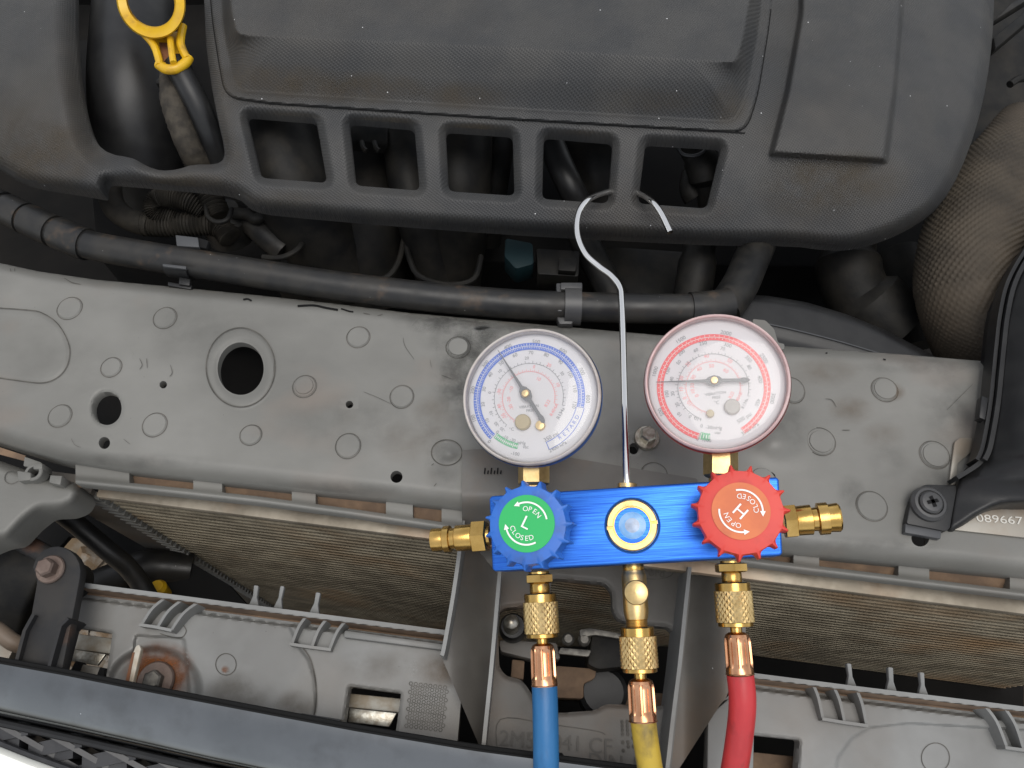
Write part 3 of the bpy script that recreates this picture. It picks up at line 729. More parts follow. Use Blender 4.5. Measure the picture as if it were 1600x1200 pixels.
# ================================================================ lower carriers left and right
def carrier(name, label, toplip, poly, holes, steps, box, rise=None):
    t = thing(name, label, "car panel", P((box[0] + box[2]) / 2, (box[1] + box[3]) / 2, -.08))
    dl = ldist(toplip); ps = psdf(poly)
    def s(X, Y):
        q = np.maximum(ps(X, Y), -dl(X, Y))
        for h in holes: q = np.maximum(q, -h(X, Y))
        return q
    def z(X, Y):
        d = dl(X, Y)
        zz = -.046 - .018 * sst((d - 8) / 8) + .005 * sst((d - 22) / 5)
        for f, dz, w in steps: zz = zz + dz * sst(-f(X, Y) / w)
        for h in holes: zz = zz - .0015 * sst((4 - h(X, Y)) / 4)
        return zz
    mk("carrier_sheet", field(s, z, box, 2.5, .010), M['carrier'], t, angle=50, recalc=False)
    # dusty inner face of the upper lip
    xs = np.linspace(toplip[0][0] + 4, toplip[-1][0] - 4, 80); ya = np.interp(xs, [p[0] for p in toplip], [p[1] for p in toplip])
    V = []
    for dd in (8.5, 10.5, 12.5, 14.5, 16.0, 18.0):
        yy = ya + dd; V += [P(x, y, float(h) + .0009) for x, y, h in zip(xs, yy, z(xs, yy))]
    mk("dust_line", (V, [(r_ * 80 + i, r_ * 80 + i + 1, r_ * 80 + 81 + i, r_ * 80 + 80 + i) for r_ in range(5) for i in range(79)]), M['browndust'], t, recalc=False)
    return t, z
hexw1 = psdf(rpoly([(96, 977), (176, 989), (168, 1042), (160, 1075), (60, 1075), (84, 1030)], 4))
hexw2 = psdf(rpoly([(545, 1072), (627, 1083), (618, 1146), (536, 1134)], 4))
lc, lcz = carrier("lower_carrier", "left grey lower carrier with ribs, square window and rusty bolt", [(112, 905), (135, 911), (400, 946), (700, 985)],
    [(112, 900), (700, 980), (700, 1040), (722, 1075), (712, 1190), (400, 1150), (150, 1100), (60, 1080), (100, 960)], [hexw1, hexw2],
    [(psdf([(40, 920), (300, 953), (452, 974), (470, 1012), (484, 1030), (493, 1060), (494, 1100), (488, 1170), (40, 1170)]), -.003, 4), (csdf(240, 1075, 78, 68), -.006, 14), (psdf(rpoly([(210, 990), (290, 995), (300, 1100), (195, 1090)], 8)), -.003, 5)], (55, 895, 730, 1195))
rhole = psdf(rpoly([(1175, 1148), (1250, 1156), (1244, 1240), (1160, 1240)], 4))
rc, rcz = carrier("lower_carrier", "right grey lower carrier with ribs and upright fingers beside the red hose", [(1110, 1042), (1165, 1050), (1330, 1071), (1600, 1104), (1720, 1120)],
    [(1110, 1040), (1720, 1110), (1720, 1300), (1100, 1300), (1108, 1120), (1140, 1085)], [rhole],
    [(psdf([(1800, 1150), (1420, 1128), (1358, 1135), (1330, 1152), (1308, 1182), (1298, 1230), (1296, 1300), (1800, 1300)]), -.003, 4)], (1095, 1036, 1720, 1290))
def ribs(t, zf, tops, bots, shelf):
    for a, b in zip(tops, bots):
        mid = (a[0] * .35 + b[0] * .65 + (a[0] - b[0]) * .1, a[1] * .6 + b[1] * .4)
        pts = cat([a, mid, b], 5)
        mk("rib", wall(pts, [-.047 - .006 * (i / (len(pts) - 1)) for i in range(len(pts))], -.068, .0017), M['carrier'], t)
    mk("rib_shelf", wall(shelf, -.0525, -.066, .0017), M['carrier'], t)
ribs(lc, lcz, [(258, 934), (283, 938), (309, 941)], [(221, 976), (246, 980), (268, 984)], [(217, 976), (240, 979), (268, 985)])
ribs(lc, lcz, [(480, 961), (511, 966), (540, 970)], [(456, 1006), (487, 1011), (515, 1014)], [(452, 1006), (485, 1011), (517, 1015)])
ribs(rc, rcz, [(1270, 1068), (1303, 1073), (1339, 1078)], [(1286, 1122), (1320, 1128), (1354, 1132)], [(1285, 1123), (1320, 1129), (1356, 1134)])
ribs(rc, rcz, [(1539, 1102), (1571, 1107)], [(1573, 1166), (1600, 1171)], [(1571, 1168), (1630, 1176)])
def finger(t, base, tip, w, m='carrier'):
    b = [P(base[0] - w, base[1], -.05), P(base[0] + w, base[1] + 3, -.05), P(tip[0] + w * .42, tip[1] + 1, -.042), P(tip[0] - w * .42, tip[1], -.042)]
    mid = lambda p, q, s_: p.lerp(q, .5) + Vector((s_, 0, 0))
    o = [b[0], b[1], mid(b[1], b[2], -.0012), b[2], b[3], mid(b[0], b[3], .0012)]
    mk("finger", prism(o, .004, .0007), M[m], t)
for a, b, w in [((396, 948), (400, 914), 9), ((433, 953), (441, 915), 8), ((490, 960), (497, 925), 9)]: finger(lc, a, b, w)
for a, b, w in [((1332, 1074), (1327, 1036), 9), ((1394, 1083), (1392, 1042), 10), ((1444, 1088), (1441, 1050), 9)]: finger(rc, a, b, w)
# steel bar and retaining clips seen through the windows
for t, pts in ((lc, [(90, 986), (180, 998), (172, 1022), (84, 1010)]), (lc, [(536, 1082), (632, 1092), (628, 1114), (530, 1104)]), (rc, [(1150, 1172), (1262, 1184), (1258, 1210), (1146, 1198)])):
    mk("beam", pprism(pts, -.085, .02, .001), M['stay'] if t is lc else M['browndust'], t)
for pts in ([(98, 1012), (165, 1022), (152, 1040), (94, 1030)], [(546, 1106), (620, 1114), (608, 1136), (544, 1128)]):
    mk("window_clip", pprism(pts, -.074, .0025, .0005), M['steel'], lc)
for pts in ([(118, 1036), (155, 1042), (162, 1062), (112, 1056)],):
    mk("spring_clip", pprism(pts, -.066, .006, .001), M['plate'], lc)
for a in [[(106, 1054), (118, 1032), (122, 1036), (114, 1060)], [(156, 1042), (164, 1044), (160, 1066), (148, 1062)]]:
    mk("clip_jaw", pprism(a, -.060, .012, .0005), M['scuff_shade'], lc)
# rusty bolt in its recess with the stain around it
def lz(px, py): return float(lcz(np.array([float(px)]), np.array([float(py)]))[0])
stain(250, 1050, 62, 52, lcz, 'st_rust', lc, 1.5, .0005, name="rust_stain")
stain(240, 1066, 44, 40, lcz, 'st_rust', lc, 1.6, .0008, name="rust_stain")
hexbolt("carrier_bolt", 245, 1064, lz(245, 1064) + .0005, 29, 13.5, M['rustybolt'], M['oldsteel'], "browned hex bolt on a rust stain in the left lower carrier", "bolt", hw=.003, hh=.006)
ws = thing("metal_stay", "thin white painted stay with rust beside the browned carrier bolt", "stay", P(208, 1050, -.07))
mk("blade", pprism(rpoly([(212, 1010), (217, 1007), (220, 1014), (205, 1078), (193, 1076), (207, 1022)], 2), -.044, .004, .0005), M['stay'], ws)
mk("rust_edge", pprism([(207, 1020), (210, 1019), (199, 1076), (193, 1076)], -.0435, .001), M['rust'], ws)
stain(375, 1090, 60, 46, lcz, 'st_tan', lc, .55)
stain(460, 1105, 40, 30, lcz, 'st_tan', lc, .5)
stain(690, 1045, 50, 34, lcz, 'st_brown', lc, .5)
stain(585, 1040, 70, 30, lcz, 'st_tan', lc, .3)
stain(352, 1046, 7, 7, lcz, 'st_rust', lc, 1.2, .0009)
# embossed honeycomb pad
hx = []
for j in range(11):
    for i in range(8):
        x = 640 + i * 7.6 + (j % 2) * 3.4 - j * .7 + 2; y = 1068 + j * 6.6 + i * .9
        c = P(x, y, lz(x, y) + .0007); ro, ri = .00125, .00085
        v = [c + Vector((math.cos(a) * q, math.sin(a) * q, 0)) for q in (ro, ri) for a in np.linspace(0, 2 * math.pi, 7)[:-1]]
        hx.append((v, [(q, (q + 1) % 6, 6 + (q + 1) % 6, 6 + q) for q in range(6)]))
setp(mk("honeycomb_pad", join(*hx), M['mark'], lc, smooth=False, recalc=False), kind="stuff")
for t, cx, cy, r, zf in ((lc, 353, 1038, 16, lcz), (rc, 1462, 1184, 22, rcz)):
    groove_line("moulding_line", [(cx + r * math.cos(a), cy + r * 1.05 * math.sin(a)) for a in np.linspace(0, 2 * math.pi, 18)], 1.3, M['mark'], t, dz=.0004, zf=zf)
groove_line("moulding_line", [(250, 990), (270, 996), (284, 996), (291, 986), (286, 976)], 1.3, M['mark'], lc, dz=.0004, zf=lcz)
groove_line("moulding_line", [(470, 1009), (484, 1028), (492, 1060), (494, 1092), (490, 1122)], 2.2, M['mark'], lc, dz=.0006, zf=lcz)
mk("black_insert", pprism(rpoly([(470, 1114), (532, 1124), (530, 1146), (462, 1138)], 3), -.040, .014, .001), M['duct'], lc)
mk("ledge_bar", pprism([(538, 984), (694, 1006), (692, 1016), (536, 996)], -.0535, .008, .0012), M['carrier'], lc)
mk("side_post", pprism([(1106, 1120), (1138, 1092), (1180, 1098), (1176, 1260), (1104, 1260)], -.052, .01, .001), M['carrier'], rc)

# ================================================================ left side: hinge arm, dark housing, hose, lamp corner
ha = thing("hinge_arm", "dark steel arm with browned hex bolt at lower left", "arm", P(70, 960, -.06))
arm = [(22, 1052), (48, 962), (58, 905)] + [(88 + 38 * math.cos(a), 893 + 40 * math.sin(a)) for a in np.linspace(math.pi * 1.05, 2 * math.pi + .25, 12)] + [(118, 940), (96, 1052)]
mk("arm_plate", pprism(arm, -.030, .008, .001), M['darksteel'], ha)
mk("arm_edge", wall([(22, 1046), (38, 985), (52, 960)], -.026, -.045, .002), M['darksteel'], ha)
mk("arm_edge", wall([(74, 1050), (94, 978), (106, 966)], -.024, -.045, .0018), M['darksteel'], ha)
mk("pivot_drum", lathe(P(118, 910, -.06), (0, 0, 1), [(0, .0115), (.024, .0115), (.026, .010)], 24), M['duct'], ha)
hexbolt("x", 80, 890, -.0295, 22, 13, M['rustybolt'], M['rustybolt'], None, None, parent=ha, hw=.002, hh=.007)
hs_ = thing("lamp_housing", "dark dusty lamp housing at the left edge", "housing", P(0, 950, -.12))
hp = psdf(rpoly([(-120, 800), (0, 824), (60, 850), (92, 872), (78, 900), (48, 960), (36, 1010), (20, 1050), (-120, 1080)], 10))
mk("housing_shell", field(hp, lambda X, Y: -.062 - .018 * sst((Y - 880) / 120) - .010 * np.clip(1 + hp(X, Y) / 18, 0, 1) ** 2, (-120, 795, 100, 1085), 4.0, .03), M['deep'], hs_, angle=60, recalc=False)
mk("housing_rim", ptube([(-60, 812, -.058), (0, 830, -.058), (50, 855, -.058), (84, 874, -.058)], .006, 5, 12), M['darksteel'], hs_)
mk("seal", ptube([(-40, 968, -.05), (-6, 984, -.05), (18, 1002, -.052), (32, 1008, -.055)], .005, 5, 12), M['bracket'], hs_)
mk("lens_corner", pprism(rpoly([(-80, 980), (-5, 988), (24, 1008), (8, 1040), (-80, 1048)], 6), -.062, .02, .002), M['plate'], hs_)
bh = thing("black_hose", "thick black hose crossing the gap at lower left", "hose", P(160, 870, -.13))
mk("hose_body", ptube([(55, 765, -.10), (95, 800, -.105), (124, 823, -.115), (174, 865, -.13), (200, 887, -.14), (222, 916, -.15), (245, 960, -.16)], .0070, 6, 18), M['pipe'], bh)
mk("hose_branch", ptube([(150, 918, -.20), (185, 904, -.20), (230, 886, -.20), (300, 890, -.21)], .014, 5, 16), M['pipe'], bh)
sh = mk("side_shade", pprism([(72, 790), (140, 800), (300, 880), (360, 915), (400, 960), (330, 990), (262, 935), (235, 900), (178, 884), (125, 840), (108, 838), (82, 868), (40, 850), (20, 836), (30, 817), (72, 816)], -.20, .006, .001), M['scuff_shade'])  # black sheet put in for the deep shade behind the hose
setp(sh, "black sheet standing in for shade behind the black hose at lower left", "painted shade")
yc = mk("yellow_cap", lathe(P(254, 930, -.19), (0, .3, 1), [(0, .007), (.012, .007), (.015, .005)], 16), M['yellow']); setp(yc, "small yellow cap glimpsed above the left lower carrier", "cap")

# ================================================================ gloss trim, grille and bumper at the bottom left
tt = [(-60, 1024), (0, 1034), (100, 1052), (200, 1072), (400, 1110), (560, 1140), (740, 1170), (900, 1191), (1060, 1212)]
tb = [(-60, 1110), (0, 1125), (100, 1147), (200, 1170), (330, 1200), (500, 1236), (740, 1276), (900, 1300), (1060, 1320)]
xs = np.linspace(-60, 1060, 70); V, Fc = [], []
for i, x in enumerate(xs):
    ya = np.interp(x, [p[0] for p in tt], [p[1] for p in tt]); yb = np.interp(x, [p[0] for p in tb], [p[1] for p in tb])
    for j in range(12):
        t = j / 11
        z_ = -.024 - .019 * t ** 1.35 - .012 * max(0, (t - .9) / .1)
        V.append(P(x, ya + (yb - ya) * t, z_))
for i in range(69):
    for j in range(11): Fc.append((i * 12 + j, i * 12 + 12 + j, i * 12 + 13 + j, i * 12 + 1 + j))
gt = thing("grille_trim", "gloss black grille trim curving across the bottom left", "trim", P(300, 1130, -.06))
mk("gloss_band", (V, Fc), M['trim'], gt, angle=60, recalc=False)
for off, r_ in ((-3, .0016), (1.5, .0006)):
    mk("trim_bead", tube([P(x, np.interp(x, [p[0] for p in tt], [p[1] for p in tt]) + off, -.0245 if off < 0 else -.0222) for x in xs[::2]], r_, 8), M['scuff_shade'], gt)
gr = thing("grille", "black lattice grille below the gloss trim", "grille", P(120, 1180, -.08))
mk("grille_rail", tube([P(x, np.interp(x, [p[0] for p in tb], [p[1] for p in tb]) + 4, -.047) for x in xs[:34]], .0022, 8), M['duct'], gr)
def bar(a, b, z0, z1, w, h):
    p, q = P(a[0], a[1], z0), P(b[0], b[1], z1); d = (q - p).normalized(); n = Vector((-d.y, d.x, 0)).normalized() * w / 2; u = Vector((0, 0, -h))
    return [p - n, p + n, q + n, q - n, p - n + u, p + n + u, q + n + u, q - n + u], [(0, 1, 2, 3), (7, 6, 5, 4), (0, 4, 5, 1), (1, 5, 6, 2), (2, 6, 7, 3), (3, 7, 4, 0)]
for i in range(7):
    x = -90 + i * 84; y = np.interp(x, [p[0] for p in tb], [p[1] for p in tb]) + 6
    mk("lattice_bar", bar((x, y), (x + 150, y + 84), -.048, -.058, .0028, .016), M['lattice'], gr, smooth=False)
    mk("lattice_bar", bar((x + 50, y + 8), (x - 34, y + 26), -.050, -.054, .0075, .012), M['lattice'], gr, smooth=False)
    mk("lattice_bar", bar((x + 120, y + 44), (x + 40, y + 60), -.053, -.056, .0075, .012), M['lattice'], gr, smooth=False)
mk("light_blocker", ([Vector(p) for p in [(-.36, .0, -.075), (.8, -.03, -.075), (.8, -.03, -.45), (-.36, .0, -.45)]], [(0, 1, 2, 3)]), M['bay'], gr, recalc=False, smooth=False)  # unseen wall added to keep front light off the lower radiator
mk("grille_back", pprism([(-90, 1118), (330, 1206), (420, 1290), (-90, 1230)], -.072, .003), M['scuff_shade'], gr)
be = [(-80, 1136), (0, 1166), (50, 1186), (95, 1202), (200, 1240), (360, 1290)]
V, Fc = [], []
bz = [(0, -.050), (2, -.047), (10, -.045), (60, -.048), (160, -.058), (240, -.08), (280, -.11)]
bx_ = np.linspace(-400, 360, 30)
for x in bx_:
    y = np.interp(x, [p[0] for p in be], [p[1] for p in be]) if x > -80 else 1136 + (x + 80) * .33
    for d_, z_ in bz: V.append(P(x - d_ * .35, y + d_, z_))
nb = len(bz)
for i in range(29):
    for j in range(nb - 1): Fc.append((i * nb + j, i * nb + nb + j, i * nb + nb + j + 1, i * nb + j + 1))
bp_ = thing("bumper", "white painted bumper corner at the bottom left", "bumper", P(20, 1230, -.3))
mk("bumper_skin", (V, Fc), M['whitepaint'], bp_, angle=50, recalc=False)
mk("bumper_edge", tube([P(x, np.interp(x, [p[0] for p in be], [p[1] for p in be]) - 3, -.051) for x in np.linspace(-80, 360, 24)], .0022, 8), M['lattice'], bp_)

# ================================================================ engine cover
cov = thing("engine_cover", "large black textured engine cover with five windows along its front edge", "engine cover", P(780, 180, .0))
cov_poly = chaikin([(-120, 150), (-60, 225), (0, 262), (30, 281), (60, 290), (110, 297), (160, 306), (165, 306), (164, 294), (168, 284), (178, 283), (345, 298), (372, 305), (382, 314), (396, 325),
             (430, 331), (600, 346), (800, 361), (980, 371), (1130, 378), (1240, 378), (1300, 386), (1340, 384), (1390, 369), (1440, 344), (1472, 318), (1500, 270), (1526, 200), (1542, 130), (1551, 60),
             (1554, -10), (1552, -120), (-120, -120)], 1)
big_open = chaikin([(118, -140), (118, 20), (120, 80), (126, 140), (138, 195), (152, 226), (172, 241), (204, 246), (216, 251), (230, 260), (252, 267), (278, 265), (300, 257), (338, 257), (350, 249), (351, 232),
                    (340, 185), (328, 120), (320, 50), (316, -140)], 1)
WINS = [rpoly(p, 10) for p in ([(384, 177), (494, 186), (511, 286), (408, 278)], [(545, 187), (647, 196), (656, 298), (556, 290)], [(696, 200), (801, 207), (804, 306), (701, 299)],
                               [(850, 209), (958, 218), (950, 318), (847, 311)], [(1009, 220), (1128, 227), (1104, 326), (997, 318)])]
s_out, s_big = psdf(cov_poly), psdf(big_open); s_win = [psdf(w) for w in WINS]
seam = rpoly([(322, -160), (330, 20), (342, 100), (352, 152), (420, 162), (800, 187), (1165, 208), (1184, 150), (1202, 40), (1222, -160)], 26, 6)
base_p = psdf(rpoly([(338, -160), (345, 20), (356, 100), (366, 143), (430, 148), (800, 172), (1150, 193), (1168, 150), (1188, 40), (1206, -160)], 24, 6))
plat_p = psdf(rpoly([(356, -160), (363, 20), (372, 54), (430, 57), (800, 74), (1148, 98), (1160, 60), (1180, -60), (1190, -160)], 10, 4))
s_seam = psdf(seam)
rec = psdf(rpoly([(1246, -160), (1246, 20), (1225, 140), (1198, 246), (1388, 258), (1404, 140), (1414, 20), (1420, -160)], 8))
s_lob = ldist([(-120, 300), (165, 300), (350, 300), (1600, 330)])
def cov_z(X, Y):
    z = .040 - .050 * np.clip((Y - 120) / 270, 0, 2) ** 1.7
    z -= .030 * np.clip((X - 1380) / 190, 0, 1) ** 2.2
    z -= .018 * np.clip((110 - X) / 160, 0, 2) ** 2
    d = -s_out(X, Y); z -= .008 * np.clip(1 - d / 22, 0, 1) ** 2
    wl = 1 - sst((X - 140) / 70); z -= .005 * np.clip(1 - s_big(X, Y) / 16, 0, 1) ** 2 * (1 - wl) + .013 * np.clip(1 - s_big(X, Y) / 36, 0, 1) ** 1.5 * wl
    for i, f in enumerate(s_win):
        z -= .0048 * np.clip(1 - f(X, Y) / 13, 0, 1) ** 1.3
    a = -base_p(X, Y); b = np.maximum(plat_p(X, Y), 0)
    t = np.where(a > 0, a / (a + b + 1e-6), 0); z += .026 * (.8 * t + .2 * sst(t))
    ss = s_seam(X, Y); z += .0024 * sst(-ss / 3.0) - .0014 * sst((a + 1) / 4)
    z += .0075 * sst(-rec(X, Y) / 11) * (.25 + .75 * sst((300 - Y) / 60))
    return z
def cov_s(X, Y):
    s = np.maximum(s_out(X, Y), -s_big(X, Y))
    for f in s_win: s = np.maximum(s, -f(X, Y))
    return s
mk("cover_shell", field(cov_s, cov_z, (-120, -100, 1562, 390), 2.4, .005), M['cover'], cov, angle=65, recalc=False)

sm = [p for p in seam if -95 < p[1]]
for a in [(420, 128, 130, 34, .9), (560, 138, 120, 30, .9), (720, 150, 90, 26, .7), (1000, 160, 110, 26, .45), (1140, 165, 40, 40, .6), (70, 240, 110, 60, .9), (20, 200, 80, 70, .5), (440, 184, 70, 9, 1.0), (598, 190, 66, 9, 1.0),
          (745, 200, 66, 9, .8), (910, 208, 60, 8, .5), (300, 282, 90, 16, .7), (1320, 280, 120, 50, .8), (1260, 300, 90, 60, .6), (470, 310, 120, 18, .4), (350, 200, 20, 60, .5), (365, 250, 20, 50, .5), (1080, 330, 90, 30, .35)]:
    stain(a[0], a[1], a[2], a[3], cov_z, 'st_tan', cov, a[4] * .55, .0013, inside=cov_s)
groove_line("seam_line", sm, 1.7, M['scuff_shade'], cov, dz=.0005, zf=cov_z)
# ---------------------------------------------------------------- beneath the cover
im = thing("intake_manifold", "dark dusty intake runners seen through the cover windows", "intake manifold", P(620, 330, -.15))
def runner(pts, r, m='deep', n=6, seg=24, part="runner", t=im):
    c = cat(pts, n); rr = [a[3] if len(a) > 3 else r for a in c]
    return mk(part, tube([P(a[0], a[1], a[2]) for a in c], rr, seg), M[m], t)
runner([(425, 120, -.02), (436, 230, -.018), (470, 320, -.035), (540, 440, -.10)], .030)
runner([(640, 120, -.03), (632, 220, -.025), (650, 330, -.04), (690, 460, -.10)], .016)
runner([(720, 120, -.03), (715, 250, -.03), (712, 330, -.05), (700, 450, -.11)], .026)
runner([(560, 120, -.07), (570, 330, -.07), (575, 460, -.12)], .034)
runner([(800, 120, -.06), (775, 260, -.06), (760, 380, -.11)], .012)
runner([(905, 120, -.05), (930, 240, -.06), (940, 330, -.09)], .030, 'black')
runner([(850, 190, -.02), (868, 240, -.025), (890, 290, -.03), (915, 340, -.05)], .010, 'duct')
for pts in ([(545, 440), (600, 435), (622, 410), (632, 370), (640, 345)], [(632, 370), (640, 405), (656, 432), (700, 445), (740, 436), (752, 400)]):
    mk("flange", ptube([(a, b, -.055) for a, b in pts], .0022, 5, 10), M['deep'], im)
for x in (565, 585):
    mk("hook_lug", ptube([(x, 222, -.01), (x + 3, 232, -.008), (x + 8, 236, -.008)], .002, 4, 8), M['deep'], im)
mk("clip_rail", pprism([(545, 170), (608, 176), (606, 225), (545, 220)], -.012, .012, .002), M['black'], im)
ij = thing("injector", "grey fuel injector with wire clip seen in the rightmost cover window", "injector", P(1100, 270, -.06))
mk("injector_body", ptube([(1075, 215, -.012), (1092, 245, -.014), (1104, 280, -.02), (1108, 330, -.04)], [.011] * 7 + [.0125] * 6 + [.008] * 6, 6, 18), M['deep'], ij)
mk("wire_clip", ptube([(1058, 225, .002), (1066, 240, .002), (1085, 243, .003), (1100, 236, .003), (1104, 225, .002)], .0011, 5, 8), M['greyclip'], ij)
mk("injector_port", ptube([(1082, 270, -.03), (1078, 295, -.032), (1085, 310, -.035)], .008, 5, 14), M['deep'], ij)
ad = thing("intake_hose", "fat black intake hose inside the dipstick opening", "hose", P(215, 150, -.1))
mk("hose_body", ptube([(222, -80, -.015), (214, 60, -.012), (212, 150, -.018), (222, 240, -.045), (245, 330, -.09)], [.034] * 25, 6, 28), M['duct'], ad)
mk("hose_seam", ptube([(146, -60, .005), (147, 60, .005), (155, 140, .0), (174, 205, -.010)], .0016, 5, 8), M['duct'], ad)
eb = thing("engine_block", "black engine block deep below the cover", "engine block", P(800, 300, -.3))
mk("block_body", pprism([(120, 60), (1500, 60), (1480, 420), (150, 400)], -.13, .15, .004), M['bay'], eb)
for pts in ([(420, 360), (560, 380), (560, 470), (430, 450)], [(940, 380), (1080, 390), (1080, 470), (960, 470)]):
    mk("block_web", pprism(pts, -.115, .05, .006), M['deep'], eb)
mk("block_post", ptube([(905, 360, -.06), (930, 410, -.06), (962, 470, -.07)], .011, 5, 16), M['deep'], eb)
mk("block_post", ptube([(1095, 360, -.05), (1090, 410, -.05), (1080, 470, -.06)], [.012] * 5 + [.014] * 6, 5, 16), M['deep'], eb)
mk("casting_foot", ptube([(1330, 360, -.07), (1325, 410, -.07), (1340, 460, -.08), (1400, 520, -.09)], [.02] * 5 + [.024] * 6 + [.030] * 5, 5, 18), M['deep'], eb)
mk("casting_foot", ptube([(1400, 400, -.12), (1420, 450, -.12), (1440, 540, -.13)], .02, 5, 18), M['deep'], eb)
for pts in ([(790, 372), (832, 380), (834, 412), (806, 420), (788, 400)],):
    tcn = mk("teal_connector", pprism(rpoly(pts, 5), -.045, .02, .002), M['teal']); setp(tcn, "dark teal wiring connector left of the steel hook", "connector")
gc = thing("grey_connector", "dark grey wiring connector right of the teal one", "connector", P(880, 410, -.07))
mk("connector_body", pprism(rpoly([(838, 388), (906, 392), (904, 432), (840, 428)], 4), -.048, .02, .002), M['deep'], gc)
mk("connector_latch", pprism(rpoly([(874, 402), (902, 404), (900, 424), (872, 422)], 3), -.042, .006, .001), M['deep'], gc)

# dipstick
dp = thing("oil_dipstick", "yellow looped oil dipstick handle at upper left", "dipstick", P(262, 110, .0))
V, Fc = [], []; n = 48; zc_ = .058
cx0, cy0 = 236, 2
for i in range(n):
    a = 2 * math.pi * i / n
    ca, sa = math.cos(a), math.sin(a)
    tilt_z = zc_ + .004 * ca - .010 * sa
    for (q, dz) in ((1.0, .004), (.96, .0065), (.72, .0060), (.67, .002), (.70, -.006), (.97, -.007)):
        V.append(P(cx0 + ca * 54 * q + sa * 6, cy0 + sa * 59 * q, tilt_z + dz))
for i in range(n):
    for j in range(6): Fc.append((i * 6 + j, i * 6 + (j + 1) % 6, ((i + 1) % n) * 6 + (j + 1) % 6, ((i + 1) % n) * 6 + j))
mk("handle_ring", (V, Fc), M['yellow'], dp, angle=45)
mk("handle_rail", ptube([(222, 50, .050), (240, 70, .048), (248, 92, .046), (250, 103, .045)], [.0026] * 15 + [.003], 5, 10), M['yellow'], dp)
mk("handle_rail", ptube([(286, 40, .050), (282, 66, .048), (288, 84, .046), (293, 92, .045)], [.0028] * 15 + [.003], 5, 10), M['yellow'], dp)
mk("handle_rail", ptube([(266, 60, .051), (268, 80, .050), (271, 98, .049)], .0022, 5, 10), M['yellow'], dp)
mk("handle_web", pprism([(228, 52), (284, 48), (280, 70), (288, 92), (254, 102), (246, 80)], .043, .004, .001), M['yellow'], dp)
mk("handle_slot", pprism([(248, 66), (263, 67), (266, 92), (256, 96), (251, 80)], .0437, .0006), M['rust'], dp)
mk("handle_foot", ptube([(248, 101, .044), (260, 108, .0445), (276, 107, .0445), (290, 98, .044), (295, 90, .044)], .0034, 5, 12), M['yellow'], dp)
mk("dipstick_tube", ptube([(275, 98, .038), (292, 130, .034), (312, 170, .024), (330, 215, .008), (348, 262, -.012)], .0085, 5, 16), M['duct'], dp)
th = thing("taped_hose", "grey tape wrapped wiring hose below the dipstick", "hose", P(290, 180, -.02))
c = cat([(262, 112, .028), (268, 140, .026), (276, 175, .022), (290, 215, .012), (305, 245, .0), (322, 262, -.012)], 10)
mk("taped_sleeve", tube([P(*a) for a in c], [.0055 + .0035 * min(1, i / 14) + random.uniform(-.0003, .0003) for i in range(len(c))], 18), M['tape'], th)
c = cat([(300, 240, -.002), (312, 268, -.012), (326, 298, -.02), (342, 338, -.026)], 40)
mk("corrugated_sleeve", tube([P(*a) for a in c], [.0078 + .0011 * math.sin(i * 1.25) for i in range(len(c))], 16), M['conduit'], th)
mk("collar", ptube([(322, 318, -.020), (325, 338, -.018), (340, 347, -.018), (356, 342, -.018), (362, 326, -.020)], .0018, 6, 10), M['deep'], th)
mk("tab", pprism([(242, 125), (258, 113), (258, 131), (243, 130)], .02, .006, .001), M['deep'], th)
ch = thing("corrugated_hose", "dark corrugated wiring conduit looping below the left of the cover", "hose", P(250, 340, -.06))
def corr(pts, r, amp=.0009, n=30):
    c = cat(pts, n); return tube([P(*a) for a in c], [r + amp * math.sin(i * 1.5) for i in range(len(c))], 14)
mk("smooth_conduit", ptube([(172, 270, -.03), (172, 305, -.03), (182, 328, -.032), (205, 344, -.035), (235, 352, -.036)], .0085, 6, 16), M['conduit'], ch)
mk("conduit", corr([(225, 350, -.036), (260, 352, -.036), (300, 350, -.036), (340, 352, -.038), (360, 372, -.04)], .0082), M['conduit'], ch)
mk("conduit_loop", corr([(318, 330, -.030), (296, 316, -.024), (268, 308, -.022), (246, 312, -.024), (240, 324, -.026), (250, 336, -.03), (275, 344, -.034)], .0068), M['conduit'], ch)
mk("conduit_plug", lathe(P(362, 368, -.06), (0, .2, 1), [(0, .018), (.02, .018), (.026, .012)], 20), M['black'], ch)
sl = thing("dark_strap", "dark curved strap and tube right of the corrugated conduit", "tube", P(430, 370, -.06))
mk("strap_tube", ptube([(388, 340, -.045), (415, 365, -.045), (446, 392, -.05)], .0105, 5, 16), M['black'], sl)
mk("strap", ptube([(410, 402, -.035), (436, 403, -.035), (456, 396, -.035), (470, 384, -.036), (474, 370, -.04)], .0022, 6, 10), M['deep'], sl)
mk("strap_nipple", ptube([(365, 334, -.03), (386, 335, -.03), (400, 342, -.03), (416, 334, -.03)], .0045, 5, 12), M['deep'], sl)
stc = thing("spring_clip", "small grey steel tab clip above the black pipe at left", "clip", P(293, 376, -.01))
mk("clip_face", pprism([(274, 367), (309, 371), (311, 386), (276, 384)], .004, .003, .0004), M['greyclip'], stc)
mk("clip_side", pprism([(309, 371), (326, 376), (322, 388), (311, 386)], .002, .006, .0004), M['scuff_shade'], stc)

